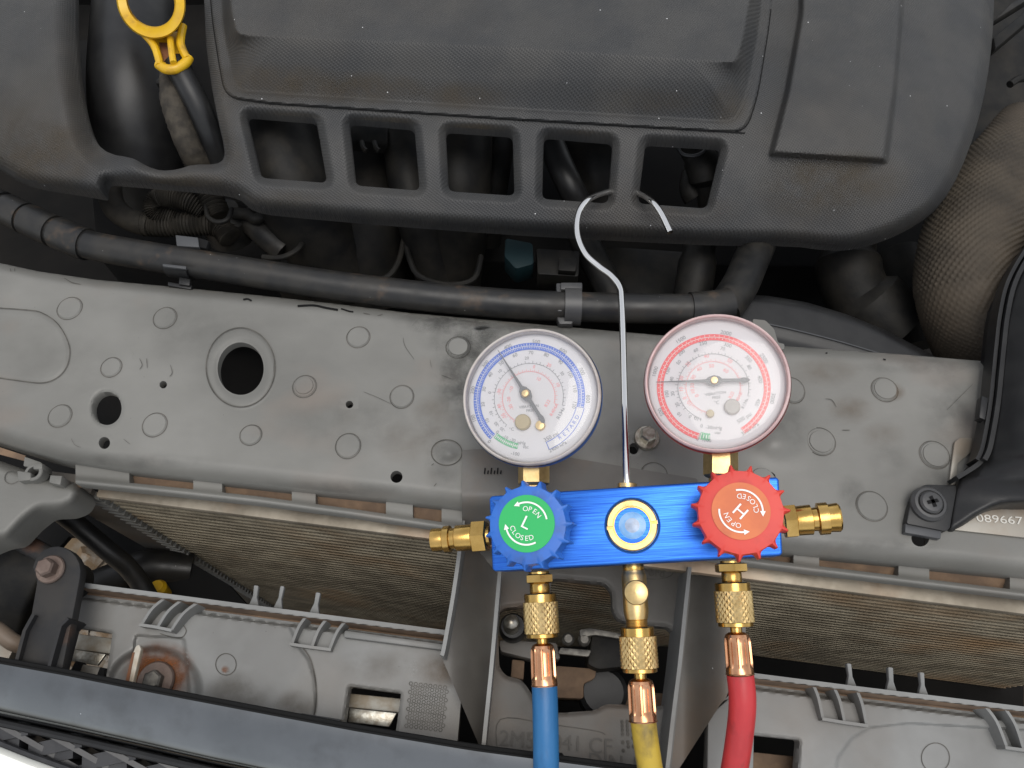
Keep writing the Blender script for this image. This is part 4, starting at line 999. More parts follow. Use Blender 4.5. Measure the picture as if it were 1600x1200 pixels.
# long black pipe along the back of the panel
bpipe = thing("black_pipe", "long black rubber pipe lying behind the grey panel", "pipe", P(560, 450, -.015))
main = [(-230, 222, -.006), (-140, 262, -.004), (-60, 296, -.004), (0, 322, -.004), (50, 346, -.004), (100, 368, -.004), (140, 383, -.004), (220, 398, -.004), (300, 411, -.004), (400, 427, -.004), (500, 443, -.004), (600, 456, -.004), (700, 467, -.004),
        (800, 475, -.004), (890, 479, -.004), (1000, 482, -.005), (1090, 482, -.007), (1140, 476, -.01)]
mk("pipe_body", ptube(main, .0098, 6, 22), M['pipe'], bpipe)
cm = cat(main, 24)
def seg_of(x0, x1): return [P(*a) for a in cm if x0 <= a[0] <= x1]
for x0, x1 in ((-40, 6), (9, 40), (43, 86), (89, 136)):
    mk("sleeve", tube(seg_of(x0, x1), .0112, 22), M['pipe'], bpipe)
mk("sleeve", tube(seg_of(1075, 1139), .0110, 22), M['pipe'], bpipe)
def saddle(x, label, zoff=.0):
    t = thing("pipe_clip", label, "clip", P(x, 460, -.012), "clips on the black pipe")
    return t
pc = saddle(890, "black plastic clip hugging the pipe left of the steel hook")
def arcstrip(x0, x1, r, a0, a1):
    a = seg_of(x0, x1); a = [a[0], a[len(a) // 2], a[-1]]; V, Fc = [], []; na = 12
    d = (a[-1] - a[0]).normalized(); nn = Vector((-d.y, d.x, 0))
    for p in a:
        for q in range(na + 1):
            th_ = R(a0 + (a1 - a0) * q / na)
            for rr in (r, r + .0016): V.append(p + nn * math.cos(th_) * rr + Vector((0, 0, math.sin(th_) * rr)))
    w = 2 * (na + 1)
    for i in range(2):
        for q in range(na):
            b = i * w + q * 2
            Fc += [(b, b + 2, b + w + 2, b + w), (b + 1, b + w + 1, b + w + 3, b + 3)]
    for b in (0, 2 * w):
        for q in range(na): Fc.append((b + q * 2, b + q * 2 + 1, b + q * 2 + 3, b + q * 2 + 2))
    for q in (0, na):
        for i in range(2): Fc.append((i * w + q * 2, (i + 1) * w + q * 2, (i + 1) * w + q * 2 + 1, i * w + q * 2 + 1))
    return V, Fc
mk("clip_band", arcstrip(879, 909, .0108, -40, 215), M['screw'], pc)
mk("clip_ear", pprism([(876, 441), (910, 441), (910, 452), (876, 452)], .0045, .006, .0008), M['screw'], pc)
mk("clip_ear", pprism([(869, 442), (877, 442), (879, 486), (871, 486)], .003, .006, .0008), M['screw'], pc)
mk("clip_foot", pprism([(868, 490), (900, 492), (894, 506), (874, 506)], -.002, .008, .0008), M['screw'], pc)
pc2 = saddle(285, "black plastic clip on the pipe below the grey steel tab")
mk("clip_band", arcstrip(268, 304, .0101, 150, 230), M['duct'], pc2)
mk("clip_lip", pprism([(254, 412), (291, 416), (290, 420), (254, 416)], .007, .002, .0003), M['greyclip'], pc2)
mk("clip_foot", pprism([(280, 432), (297, 436), (296, 446), (279, 444)], -.004, .004, .0005), M['duct'], pc2)
mk("clip_foot", pprism([(262, 440), (300, 446), (298, 452), (262, 446)], -.006, .004, .0005), M['duct'], pc2)
rp = thing("rising_pipe", "black pipe rising from the right end of the long pipe", "pipe", P(1170, 420, -.06))
mk("pipe_body", ptube([(1130, 484, -.02), (1155, 448, -.022), (1172, 410, -.025), (1190, 370, -.03), (1210, 330, -.04)], .0125, 5, 18), M['black'], rp)
fs = thing("fan_shroud", "black fan shroud curving behind the right gauge", "shroud", P(1320, 520, -.05))
shp = psdf(rpoly([(1136, 470), (1150, 460), (1200, 462), (1260, 472), (1320, 490), (1380, 514), (1430, 540), (1470, 562), (1600, 600), (1600, 660), (1120, 640), (1132, 540)], 7))
gl = ldist([(1100, 495), (1200, 506), (1300, 530), (1400, 560), (1500, 595)])
mk("shroud_sheet", field(shp, lambda X, Y: -.030 - .006 * np.clip(1 + shp(X, Y) / 10, 0, 1) ** 2 - .002 * sst(gl(X, Y) / 20), (1115, 455, 1605, 665), 3.5, .02), M['duct'], fs, angle=60, recalc=False)
groove_line("seam_line", [(1140, 499), (1200, 506), (1300, 530), (1400, 560), (1450, 577)], 1.6, M['greyclip'], fs, dz=.001, zf=lambda X, Y: -.030 - .002 * sst(gl(X, Y) / 20))
pt = mk("grey_tab", pprism(rpoly([(1176, 498), (1196, 500), (1210, 514), (1216, 535), (1226, 537), (1226, 546), (1180, 545)], 3), .004, .006, .0008), M['panel'], smooth=True)
setp(pt, "small grey plastic tab peeking out behind the red gauge", "tab")

# dimpled heat shield at the right
hsd = thing("heat_shield", "brown dimpled metal heat shield at the right", "heat shield", P(1500, 420, -.08))
c = cat([(1592, 185, -.05), (1575, 235, -.04), (1540, 310, -.030), (1515, 390, -.026), (1512, 460, -.03), (1530, 530, -.045), (1550, 580, -.06)], 48)
nn = len(c); rads = [np.interp(i / nn, [0, .25, .45, .65, .85, 1], [.014, .028, .033, .033, .030, .016]) for i in range(nn)]
mk("shield_shell", tube([P(*a) for a in c], rads, 280, rfun=lambda t, i: 1 + .040 * max(0, math.sin(t * 46 + i * .18) * math.sin(i * 1.26)) ** .8 * (1 if i < 190 else .5) + .006 * math.sin(t * 3 + i * .01)), M['heat'], hsd, angle=80)
# black things at the top right corner
tr = thing("black_housing", "black plastic housing at the top right corner", "housing", P(1590, 120, -.1))
trp = psdf(rpoly([(1500, -60), (1720, -60), (1720, 230), (1600, 200), (1580, 215), (1540, 240), (1480, 270), (1490, 120)], 10))
mk("housing_body", field(trp, lambda X, Y: -.055 - .02 * sst((Y - 60) / 120), (1470, -70, 1720, 280), 5, .03), M['deep'], tr, angle=60, recalc=False)
mk("housing_strip", pprism([(1552, 58), (1612, 8), (1620, 22), (1556, 76)], -.02, .01, .002), M['deep'], tr)
mk("housing_strip", pprism([(1550, 34), (1580, 4), (1612, -14), (1612, -4)], -.02, .01, .002), M['black'], tr)
mk("housing_eye", ptube([(1578, 132, -.035), (1590, 124, -.035), (1604, 122, -.035)], .003, 4, 10), M['deep'], tr)

# ================================================================ satin black air duct at the right edge
du = thing("air_duct", "satin black air duct with screwed tab at the right edge", "duct", P(1560, 650, .0))
edge = [(1640, 340), (1602, 384), (1572, 432), (1556, 480), (1548, 530), (1544, 575), (1538, 640), (1530, 690), (1524, 718), (1500, 742), (1490, 748), (1478, 800), (1476, 832)]
dpoly = psdf(chaikin([(1720, 300), (1640, 340), (1602, 384), (1570, 432), (1556, 480), (1550, 530), (1546, 575), (1541, 640), (1532, 690), (1524, 718), (1502, 740), (1492, 752), (1482, 800), (1478, 828), (1484, 834),
                     (1504, 822), (1530, 804), (1556, 792), (1585, 788), (1720, 786)], 1))
dcx = ldist([(0, 0), (1, 0)])
def duct_z(X, Y):
    xe = np.interp(Y, [p[1] for p in edge], [p[0] for p in edge]); d = X - xe
    low = sst((Y - 700) / 90)
    z = .010 + .034 * np.sin(np.clip(d / 150, 0, 1) * math.pi / 2) * (1 - .55 * low) - .006 * low
    z -= .006 * np.clip(1 + dpoly(X, Y) / 8, 0, 1) ** 2
    return z
mk("duct_shell", field(dpoly, duct_z, (1470, 300, 1720, 840), 3.0, .012), M['duct'], du, angle=60, recalc=False)
rim = [(1640, 345), (1600, 390), (1572, 440), (1560, 490), (1554, 540), (1550, 580), (1546, 620), (1540, 660), (1532, 700), (1524, 718)]
mk("rim_flange", wall(cat([(a + 3, b) for a, b in rim], 4), .017, .006, .0022), M['duct'], du)
mk("rim_flange", wall(cat([(a + 15, b) for a, b in rim], 4), .0195, .010, .0026), M['duct'], du)
mk("rim_corner", wall(cat([(1541, 712), (1530, 724), (1516, 734), (1496, 746)], 4), .0165, .006, .0024), M['duct'], du)
mk("rim_clip", pprism([(1534, 618), (1545, 622), (1540, 656), (1530, 652)], .0185, .006, .0006), M['duct'], du)
tabp = rpoly([(1432, 764), (1446, 757), (1496, 758), (1484, 826), (1478, 830), (1416, 818), (1422, 790)], 5)
mk("screw_tab", pprism(tabp, .006, .006, .0012), M['duct'], du)
mk("tab_lip", pprism([(1415, 817), (1472, 826), (1470, 842), (1414, 832)], .0045, .0045, .0005), M['greyclip'], du)
scw = thing("cross_screw", "black cross head screw fixing the air duct tab to the panel", "screw", P(1450, 789, .006))
k = kpx(1450, 788, .008); cs = P(1450, 788, .0062)
mk("screw_flange", lathe(cs, (0, 0, 1), [(0, 28.5 * k), (.0016, 28 * k), (.0034, 24 * k), (.0036, 20 * k), (.0026, 18.6 * k), (.0026, 1e-5)], 40, cap=False), M['screw'], scw, recalc=True)
mk("screw_head", lathe(cs + Vector((0, 0, .0022)), (0, 0, 1), [(0, 18 * k), (.0022, 17.6 * k), (.0032, 15 * k), (.0036, 9 * k), (.0036, 1e-5)], 32, cap=False), M['screw'], scw)
for a in (12, 102):
    d = Vector((math.cos(R(a)), math.sin(R(a)), 0)); n_ = Vector((-d.y, d.x, 0)); cc = cs + Vector((0, 0, .0062))
    mk("cross_slot", ([cc + d * 8 * k + n_ * 2.8 * k, cc - d * 9 * k + n_ * 2.8 * k, cc - d * 9 * k - n_ * 2.8 * k, cc + d * 9 * k - n_ * 2.8 * k][::1], [(0, 1, 2, 3)]), M['scuff_shade'], scw, smooth=False)
pl = thing("data_plate", "stamped number plate partly hidden under the air duct", "plate", P(1560, 820, -.001))
mk("plate_sheet", pprism([(1492, 828), (1530, 770), (1720, 770), (1720, 852), (1600, 840)], .0022, .0018, .0004), M['plate'], pl)
mk("stamped_number", emboss("089667", 1562, 812, .0027, .0064, -4, .0004, 1.37), M['plateink'], pl, smooth=False)
bt = mk("edge_tab", pprism(rpoly([(1492, 690), (1500, 684), (1520, 684), (1520, 704), (1496, 724), (1494, 757), (1483, 757), (1487, 724)], 3), .0025, .003, .0005), M['plate'])
setp(bt, "pale metal edge tab beside the air duct rim", "tab")

# ================================================================ manifold gauge set, hung by its hook over the panel
pl_, pr_ = P(768, 832, .024), P(1221, 806, .056)
MX = (pr_ - pl_).normalized(); MZ = (Vector((0, -.19, 1)) - MX * Vector((0, -.19, 1)).dot(MX)).normalized(); MY = MZ.cross(MX)
MO = (pl_ + pr_) / 2
MW = Matrix((MX, MY, MZ)).transposed().to_4x4(); MW.translation = MO
MI = MW.inverted(); CAML = MI @ Vector((0, 0, CAMH)); MR3 = MI.to_3x3()
def L3(px, py, h=0.0):                           # photo pixel -> gauge-set coordinates at height h over its mid plane
    d = MR3 @ Vector(ray(px, py)); t = (h - CAML.z) / d.z
    return CAML + d * t
def kl(px, py, h): return (L3(px + 1, py, h) - L3(px, py, h)).length
gs = thing("manifold_gauge_set", "blue manifold gauge set with two gauges hanging by a hook over the panel", "gauge set", None, None, MW)
UP = Vector((0, 0, 1))
bar_o = rpoly([(764, 775), (1217, 745), (1223, 868), (769, 893)], 5, 2)
body = mk("manifold_body", prism([L3(a[0], a[1], .013) for a in bar_o], .028, .0035, seg=3), M['blueano'], gs)
k0 = kl(990, 820, .013)
def lath_px(name, a, b, h, prof, m, parent, seg=36, rfun=None, h2=None, ph=0.0, angle=30):
    """turned part along the line a-b (pixels); prof = (pixels along, radius in pixels)"""
    p, q = L3(*a, h), L3(*b, h if h2 is None else h2); d = q - p; k_ = d.length / math.dist(a, b)
    return mk(name, lathe(p, d, [(s_ * k_, r_ * k_) for s_, r_ in prof], seg, rfun, ph=ph), m, parent, angle=angle)
# sight glass
sgp = L3(988, 821, .013)
sg = mk("sight_glass", lathe(sgp - UP * .002, UP, [(0, 44 * k0), (.0024, 44 * k0), (.003, 42.5 * k0), (.0022, 40.5 * k0)], 48, cap=False), M['bluecase'], gs)
def arcring(r0, r1, a0, a1, z0, z1):
    V, Fc = [], []; n_ = 30
    for i in range(n_ + 1):
        a = R(a0 + (a1 - a0) * i / n_)
        for r_, z_ in ((r0, z0), (r0 + .0004, z1), (r1 - .0006, z1), (r1, z1 - .0006), (r1, z0)): V.append(sgp + Vector((math.cos(a) * r_, math.sin(a) * r_, z_)))
    for i in range(n_):
        for j in range(4): Fc.append((i * 5 + j, i * 5 + j + 1, i * 5 + 6 + j, i * 5 + 5 + j))
    Fc += [(0, 1, 2, 3, 4)[::-1], tuple(n_ * 5 + j for j in range(5))]
    return V, Fc
mk("brass_ring", arcring(29 * k0, 40 * k0, 8, 180, -.001, .0026), M['brasspale'], sg)
mk("brass_ring", arcring(29 * k0, 40 * k0, 188, 360, -.001, .0026), M['brasspale'], sg)
mk("ring_floor", lathe(sgp - UP * .001, UP, [(0, 40 * k0), (.0022, 40 * k0), (.0022, 28 * k0)], 40, cap=False), M['brass'], sg)
for r0, r1, m_ in ((0.01, 11.5, 'lensgrey'), (11.5, 22, 'lensblue'), (22, 29.5, 'lensrim')):
    hz = lambda r: .0012 - .0022 * (r / 29) ** 2
    mk("lens", lathe(sgp, UP, [(hz(r0 + (r1 - r0) * i / 4), (r0 + (r1 - r0) * i / 4) * k0) for i in range(5)], 40, cap=False), M[m_], sg, angle=60)

# knobs
def knob(cx, cy, Rk, mk_, ml, rot, lx, ly, lr, teeth=15, phase=0.0):
    c = L3(cx, cy, .042); k_ = kl(cx, cy, .042); seg = teeth * 12
    def rf(t, j):
        s_ = abs(math.sin((t * teeth + phase) / 2)); s_ = max(0, (s_ - .20) / .80); s_ = math.sqrt(max(0, 1 - (1 - s_) ** 2))
        return 1 - [.14, .14, .14, .125, .02, 0, 0][j] * s_
    r_ = Rk * k_
    o = mk("valve_knob", lathe(c - UP * .016, UP, [(0, r_ * .98), (.001, r_), (.0125, r_), (.0145, r_ * .975), (.0158, r_ * .86), (.0163, r_ * .70), (.0163, .0001)], seg, rf, cap=False), mk_, gs, angle=40)
    mk("knob_underside", lathe(c - UP * .0158, UP, [(0, r_ * .86), (-.012, .009)], 32, cap=False), mk_, o)
    lc_ = L3(lx, ly, .0423); R_ = lr * k_
    lab = mk("knob_label", lathe(lc_ - UP * .0012, UP, [(0, R_), (.0018, R_ * .99)], 60), ml, o)
    prints = []
    zz = Vector((0, 0, .0010)); c3 = lc_ + zz
    for word, ctr, flip, rad in (("OPEN", 90, False, .50), ("CLOSED", 270, True, .52)):
        step = 20 if word == "OPEN" else 18.5
        for i, ch_ in enumerate(word):
            off = (i - (len(word) - 1) / 2) * step
            a = ctr - off if not flip else ctr + off
            aa = R(a + rot); rt = a + rot - 90 if not flip else a + rot + 90
            prints.append(text(ch_, (c3.x + math.cos(aa) * rad * R_, c3.y + math.sin(aa) * rad * R_, c3.z), R_ * .25, rt, 1.0))
    prints.append(band(c3, R_ * .70, R_ * .76, 37 + rot, 138 + rot, 24)); prints.append(band(c3, R_ * .70, R_ * .76, 222 + rot, 323 + rot, 24))
    for a, s_ in ((138, 1), (222, -1)):
        aa = R(a + rot); er = Vector((math.cos(aa), math.sin(aa), 0)); et = Vector((-er.y, er.x, 0)) * s_
        b = c3 + er * R_ * .73; prints.append(([b + er * R_ * .095, b + et * R_ * .19, b - er * R_ * .095], [(0, 1, 2)]))
    prints.append(text("L" if lx < 1000 else "H", c3, R_ * .62, rot, 1.05))
    mk("label_print", join(*prints), M['white'], o, smooth=False, recalc=False)
    return o
knob(824, 820, 70, M['blueplas'], M['green'], -29, 823, 818, 44, 15, .4)
knob(1157, 800, 79, M['redplas'], M['orange'], 134, 1157.5, 798.5, 46.5, 15, .2)

# gauges
def gauge(cx, cy, Rg, dcx, dcy, spec):
    H0 = .022; c = L3(cx, cy, H0); k_ = kl(cx, cy, H0); r_ = Rg * k_
    g = mk("pressure_gauge", lathe(c - UP * .031, UP, [(0, r_ * .02), (.0002, r_ * .50), (.002, r_ * .70), (.010, r_ * .88), (.018, r_ * .975), (.0255, r_ * 1.0), (.0272, r_ * .995)], 72, cap=False), spec['case'], gs)
    mk("bezel", lathe(c - UP * .007, UP, [(0, r_ * .98), (.002, r_ * .985), (.0045, r_ * .985), (.0058, r_ * .975), (.0064, r_ * .96), (.0060, r_ * .945), (.0005, r_ * .935)], 80, cap=False), spec['bezel'], g, angle=60)
    dc = L3(dcx, dcy, H0 - .0062); k2 = kl(dcx, dcy, H0 - .0062)
    dface = mk("dial", lathe(Vector((c.x, c.y, dc.z)), UP, [(-.001, r_ * .93), (0, r_ * .935)], 72), M['dial'], g)
    z1, z2 = dc.z + .0003, dc.z + .0005
    U = k2
    def at(zx, zy, z=z1):                       # offsets read off the photo, in photo pixels from the dial centre
        return Vector((dc.x + zx * U, dc.y - zy * U, z))
    d0 = Vector((dc.x, dc.y, z1)); d1 = Vector((dc.x, dc.y, z2))
    for (m_, r0, r1, a0, a1) in spec['bands']: mk("scale_band", band(d0, r0 * U, r1 * U, a0, a1, 72), M[m_], g, smooth=False, recalc=False)
    tk = []
    for (r0, r1, a0, a1, n_, w) in spec['ticks']:
        for i in range(n_ + 1):
            a = a0 + (a1 - a0) * i / n_; big = 1.0 if i % 5 == 0 else .6
            rm = (r0 + r1) / 2; hl = (r1 - r0) / 2 * big
            tk.append(band(d1, (rm - hl) * U, (rm + hl) * U, a - w, a + w, 1))
    tk += [band(d1, (q - .35) * U, (q + .35) * U, a0, a1, 60) for q, a0, a1 in spec['midlines']]
    mk("scale_ticks", join(*tk), M['white'], g, smooth=False, recalc=False)
    for m_, r0, a0, a1, n_, out in spec['rings']:
        it = [band(d0, r0 * U, (r0 + .7) * U, a0, a1, 60)]
        for i in range(n_ + 1):
            a = a0 + (a1 - a0) * i / n_; ln = 4.5 if i % 2 == 0 else 2.5
            it.append(band(d0, r0 * U, (r0 + ln * out) * U, a - .35, a + .35, 1))
        mk("scale_ring", join(*it), M[m_], g, smooth=False, recalc=False)
    for m_, items in spec['nums']:
        it = []
        for s_, zx, zy, size, rt in items:
            if rt is None: rt = math.degrees(math.atan2(-zy, zx)) - 90
            it.append(text(s_, at(zx, zy), size * U, rt))
        mk("dial_print", join(*it), M[m_], g, smooth=False, recalc=False)
    for (zx, zy, rr, m_) in spec['plugs']:
        mk("dial_plug", lathe(at(zx, zy, dc.z), UP, [(0, rr * U), (.002, rr * U), (.0028, rr * .86 * U), (.0030, .01 * U)], 24, cap=False), M[m_], g)
    # needle
    pv, tip, tail = [at(*spec['needle'][i], dc.z + .0035) for i in range(3)]
    d = (tip - pv).normalized(); nrm = Vector((-d.y, d.x, 0)); lt_ = (tail - pv).length; ld = (tip - pv).length
    def pt_(s_, w): return [pv + d * s_ + nrm * w * U, pv + d * s_ - nrm * w * U]
    sec = [(-lt_, .5), (-lt_ * .93, 3.4), (-lt_ * .82, 4.2), (-lt_ * .72, 2.6), (-12 * U, 3.0), (-8.5 * U, 6.5), (0, 9), (8.5 * U, 6.5), (13 * U, 2.6), (ld * .6, 1.3), (ld, .4)]
    V = [q for s_, w in sec for q in pt_(s_, w)]; Fc = [(2 * i, 2 * i + 1, 2 * i + 3, 2 * i + 2) for i in range(len(sec) - 1)]
    n_ = len(V); V2 = V + [q - UP * .0006 for q in V]; F2 = Fc + [tuple(i + n_ for i in f)[::-1] for f in Fc]
    for i in range(len(sec) - 1): F2 += [(2 * i, 2 * i + 2, n_ + 2 * i + 2, n_ + 2 * i), (2 * i + 1, n_ + 2 * i + 1, n_ + 2 * i + 3, 2 * i + 3)]
    mk("needle", (V2, F2), M['needle'], g, smooth=False)
    mk("needle_cap", lathe(pv - UP * .003, UP, [(0, 6.5 * U), (.0036, 6.5 * U), (.0043, 5 * U), (.0044, .1 * U)], 24, cap=False), M['brasspale'], g)
    mk("cover_glass", lathe(c - UP * .0022, UP, [(0, r_ * .945), (.0016, r_ * .92), (.0024, r_ * .82), (.0030, r_ * .5), (.0032, .0001)], 64, cap=False), M['glass'], g, angle=80)
    return g
def zL(x, y): return ((x - 582) / 4.615, (y - 650) / 4.615)
def zH(x, y): return ((x - 594) / 4.444, (y - 606) / 4.444)
def numsL(seq, size): return [(s_, *zL(x, y), size, None) for s_, x, y in seq]
def numsH(seq, size): return [(s_, *zH(x, y), size, None) for s_, x, y in seq]
specL = dict(case=M['bluecase'], bezel=M['bezelchrome'],
    bands=[('pblue', 76, 87, -16, 224), ('pgreen', 72.5, 81.5, 225.5, 255), ('pblue', 87, 88, -71, -16), ('pblue', 75, 76, -71, -16), ('pblue', 75, 88, -72, -71.2)],
    ticks=[(77.5, 81.5, -15, 223, 120, .2), (82, 86, -15, 223, 80, .2), (73.5, 80.5, 227, 254, 12, .35)], midlines=[(81.7, -16, 224), (77, 225.5, 255)],
    rings=[('pgrey', 53.5, -18, 228, 40, 1), ('ppink', 40.5, -18, 235, 60, 1)],
    nums=[('pgrey', numsL([("0", 287, 943), ("100", 178, 765), ("200", 178, 560), ("300", 278, 375), ("400", 447, 262), ("500", 657, 247), ("600", 847, 335), ("700", 970, 497), ("800", 1000, 700)], 8.5)),
          ('pgrey', numsL([("0", 348, 880), ("10", 277, 790), ("20", 250, 672), ("30", 262, 560), ("40", 312, 460), ("50", 395, 380), ("60", 498, 332), ("70", 615, 325), ("80", 725, 353), ("90", 822, 415), ("100", 887, 515), ("110", 912, 620), ("120", 902, 735)], 8)),
          ('pgrey', [("-10", *zL(402, 922), 7, -32), ("-30", *zL(455, 948), 7, -22), ("inHg", *zL(515, 972), 7.5, -10), ("vac", *zL(545, 1003), 7, -6), ("-100", *zL(468, 1045), 7.5, -12), ("350 psi", *zL(728, 945), 8.5, 24),
                     ("2400 kPa", *zL(770, 1018), 8, 24)]),
          ('pgrey', [("R134a", *zL(805, 785), 7.5, 58), ("VIBRATION", *zL(580, 717), 6, 0), ("FREE", *zL(590, 746), 6, 0), ("°C", *zL(450, 870), 7, 0)]),
          ('pgrey', numsL([("0", 303, 590), ("10", 385, 438), ("20", 583, 362), ("30", 830, 500), ("-10", 310, 745), ("-20", 345, 825), ("-30", 385, 865)], 7)),
          ('ppink', numsL([("-10", 458, 580), ("-20", 440, 655), ("-30", 455, 710), ("-30", 370, 590), ("-40", 370, 700), ("-50", 400, 770), ("0", 632, 432), ("10", 662, 525), ("10", 797, 580), ("20", 740, 430)], 7.5)
           + [("R22", *zL(715, 705), 7.5, 58), ("R404A", *zL(760, 755), 7.5, 58)]),
          ('pblue', [(ch_, *zL(x, y), 8.5, rt) for ch_, x, y, rt in (("R", 790, 955, 26), ("E", 822, 935, 32), ("T", 850, 910, 38), ("A", 874, 883, 45), ("R", 897, 855, 52), ("D", 918, 822, 60))])],
    plugs=[(*zL(535, 828), 12.3, 'tan'), (*zL(658, 862), 7.5, 'brasspale')], needle=(zL(570, 632), zL(382, 290), zL(695, 850)))
specH = dict(case=M['redcase'], bezel=M['bezel'],
    bands=[('pred', 78.5, 89, -63, 249), ('pgreen', 76, 87.5, 250, 261)],
    ticks=[(80, 83.5, -62, 248, 80, .2), (84, 88, -62, 248, 60, .2), (77, 87, 251, 260, 3, .35)], midlines=[(83.7, -63, 249)],
    rings=[('pgrey', 55, -20, 245, 50, 1), ('ppink', 42, -20, 250, 60, 1)],
    nums=[('pgrey', numsH([("500", 215, 755), ("1000", 200, 450), ("1500", 405, 230), ("2000", 725, 215), ("2500", 965, 430), ("3000", 990, 725)], 9)),
          ('pgrey', numsH([("100", 268, 625), ("150", 290, 455), ("200", 398, 330), ("250", 557, 275), ("300", 728, 308), ("350", 860, 425), ("400", 920, 580), ("450", 885, 745)], 8.5)),
          ('pgrey', [("0", *zH(487, 882), 8, -14), ("-30inHg", *zH(570, 900), 8, -8), ("vac", *zH(593, 938), 7.5, -4), ("0", *zH(450, 972), 8, -10), ("-100", *zH(512, 987), 8, -6), ("500 psi", *zH(785, 848), 9, 28),
                     ("3500 kPa", *zH(815, 930), 8.5, 30), ("R134a", *zH(800, 745), 7, 60), ("VIBRATION", *zH(605, 655), 6.5, 3), ("FREE", *zH(610, 684), 6.5, 3), ("°C", *zH(608, 722), 8, 0)]),
          ('pgrey', numsH([("30", 310, 628), ("40", 312, 520), ("50", 373, 400), ("60", 502, 322), ("70", 690, 330), ("80", 858, 485), ("20", 335, 712), ("10", 342, 782), ("0", 415, 805), ("-10", 465, 828)], 8)),
          ('ppink', numsH([("10", 372, 598), ("20", 380, 520), ("30", 438, 420), ("40", 570, 374), ("50", 730, 425), ("0", 390, 668), ("-10", 425, 715), ("40", 512, 465), ("50", 600, 450), ("60", 695, 495), ("30", 465, 522), ("20", 452, 582),
                           ("10", 452, 622), ("0", 477, 658)], 8.5) + [("R22", *zH(716, 675), 7.5, 60), ("R404A", *zH(762, 700), 7.5, 60)])],
    plugs=[(*zH(710, 765), 12.5, 'plug'), (*zH(555, 800), 6.3, 'tan')], needle=(zH(606, 570), zH(198, 541), zH(850, 586)))
g1 = gauge(828, 617, 110, 826, 621, specL); g1["label"] = "white dial gauge with blue scale and chrome bezel"
g2 = gauge(1119.5, 595, 117, 1114, 605, specH); g2["label"] = "white dial gauge with red scale and red case"
# gauge stems
for (x0, y0, x1, y1, w) in ((834, 700, 834, 775, 22.5), (1126, 680, 1126, 765, 24)):
    a, b = L3(x0, y0, .004), L3(x1, y1, .004); k_ = (b - a).length / math.dist((x0, y0), (x1, y1)); L_ = (b - a).length
    mk("gauge_stem", lathe(a, b - a, [(0, w * 1.1 * k_), (L_ * .74, w * 1.1 * k_), (L_ * .78, w * .95 * k_), (L_ * .80, w * .75 * k_), (L_, w * .75 * k_)], 6, ph=R(0)), M['brasspale'], gs, angle=20)

# brass quick couplers at the two ends
def hexprof(name, a, b, h, s0, s1, r, m, parent=gs, ph=0.0):
    return lath_px(name, a, b, h, [(s0, r * .9), (s0 + 1.5, r), (s1 - 1.5, r), (s1, r * .9)], m, parent, seg=6, ph=ph, angle=20)
cl = lath_px("coupler", (766, 837), (676, 844), .0, [(0, 14), (24, 18), (28, 19.5), (52, 19.5), (54, 16), (61, 16), (62, 20), (71, 20), (73, 16.5), (80, 17.5), (90, 17.5), (91, 15)], M['brass'], gs)
hexprof("coupler_nut", (766, 837), (676, 844), .0, 4, 27, 25, M['brass'], ph=R(30))
cr = lath_px("coupler", (1218, 816), (1313, 808), .0, [(0, 18), (26, 24), (50, 24.5), (52, 19), (59, 19.5), (61, 26), (76, 26), (77, 22.5), (92, 23.5), (95, 21)], M['brass'], gs)
hexprof("coupler_nut", (1218, 816), (1313, 808), .0, 6, 27, 29, M['brass'], ph=R(30))
# hook
hk = [(980, 760, .004), (979, 740, .006), (977, 680, .008), (975, 600, .004), (973, 520, -.004), (971, 470, -.008), (968, 449, -.010), (955, 431, -.012), (935, 416, -.014), (914, 396, -.016), (902, 366, -.018),
      (904, 334, -.020), (919, 312, -.022), (945, 301, -.030), (975, 298, -.036), (1000, 303, -.030), (1019, 315, -.020), (1033, 334, -.017), (1047, 363, -.016)]
hkw = [(980, 760, .046), (979, 740, .047), (977, 680, .046), (975, 600, .040), (973, 520, .034), (971, 470, .030), (968, 449, .028), (955, 431, .027), (935, 416, .026), (914, 396, .026), (902, 366, .026),
       (904, 334, .026), (919, 312, .025), (945, 301, .014), (975, 298, .008), (1000, 303, .012), (1019, 315, .022), (1033, 334, .024), (1047, 363, .024)]
mk("hook", tube([MI @ P(*a) for a in cat(hkw, 8)], .00205, 14), M['chrome'], gs, angle=60)
lath_px("hook_nut", (980, 762), (980, 745), .0, [(0, 15), (6, 15), (7, 12), (8, 4.6), (17, 4.4)], M['brasspale'], gs, seg=24)

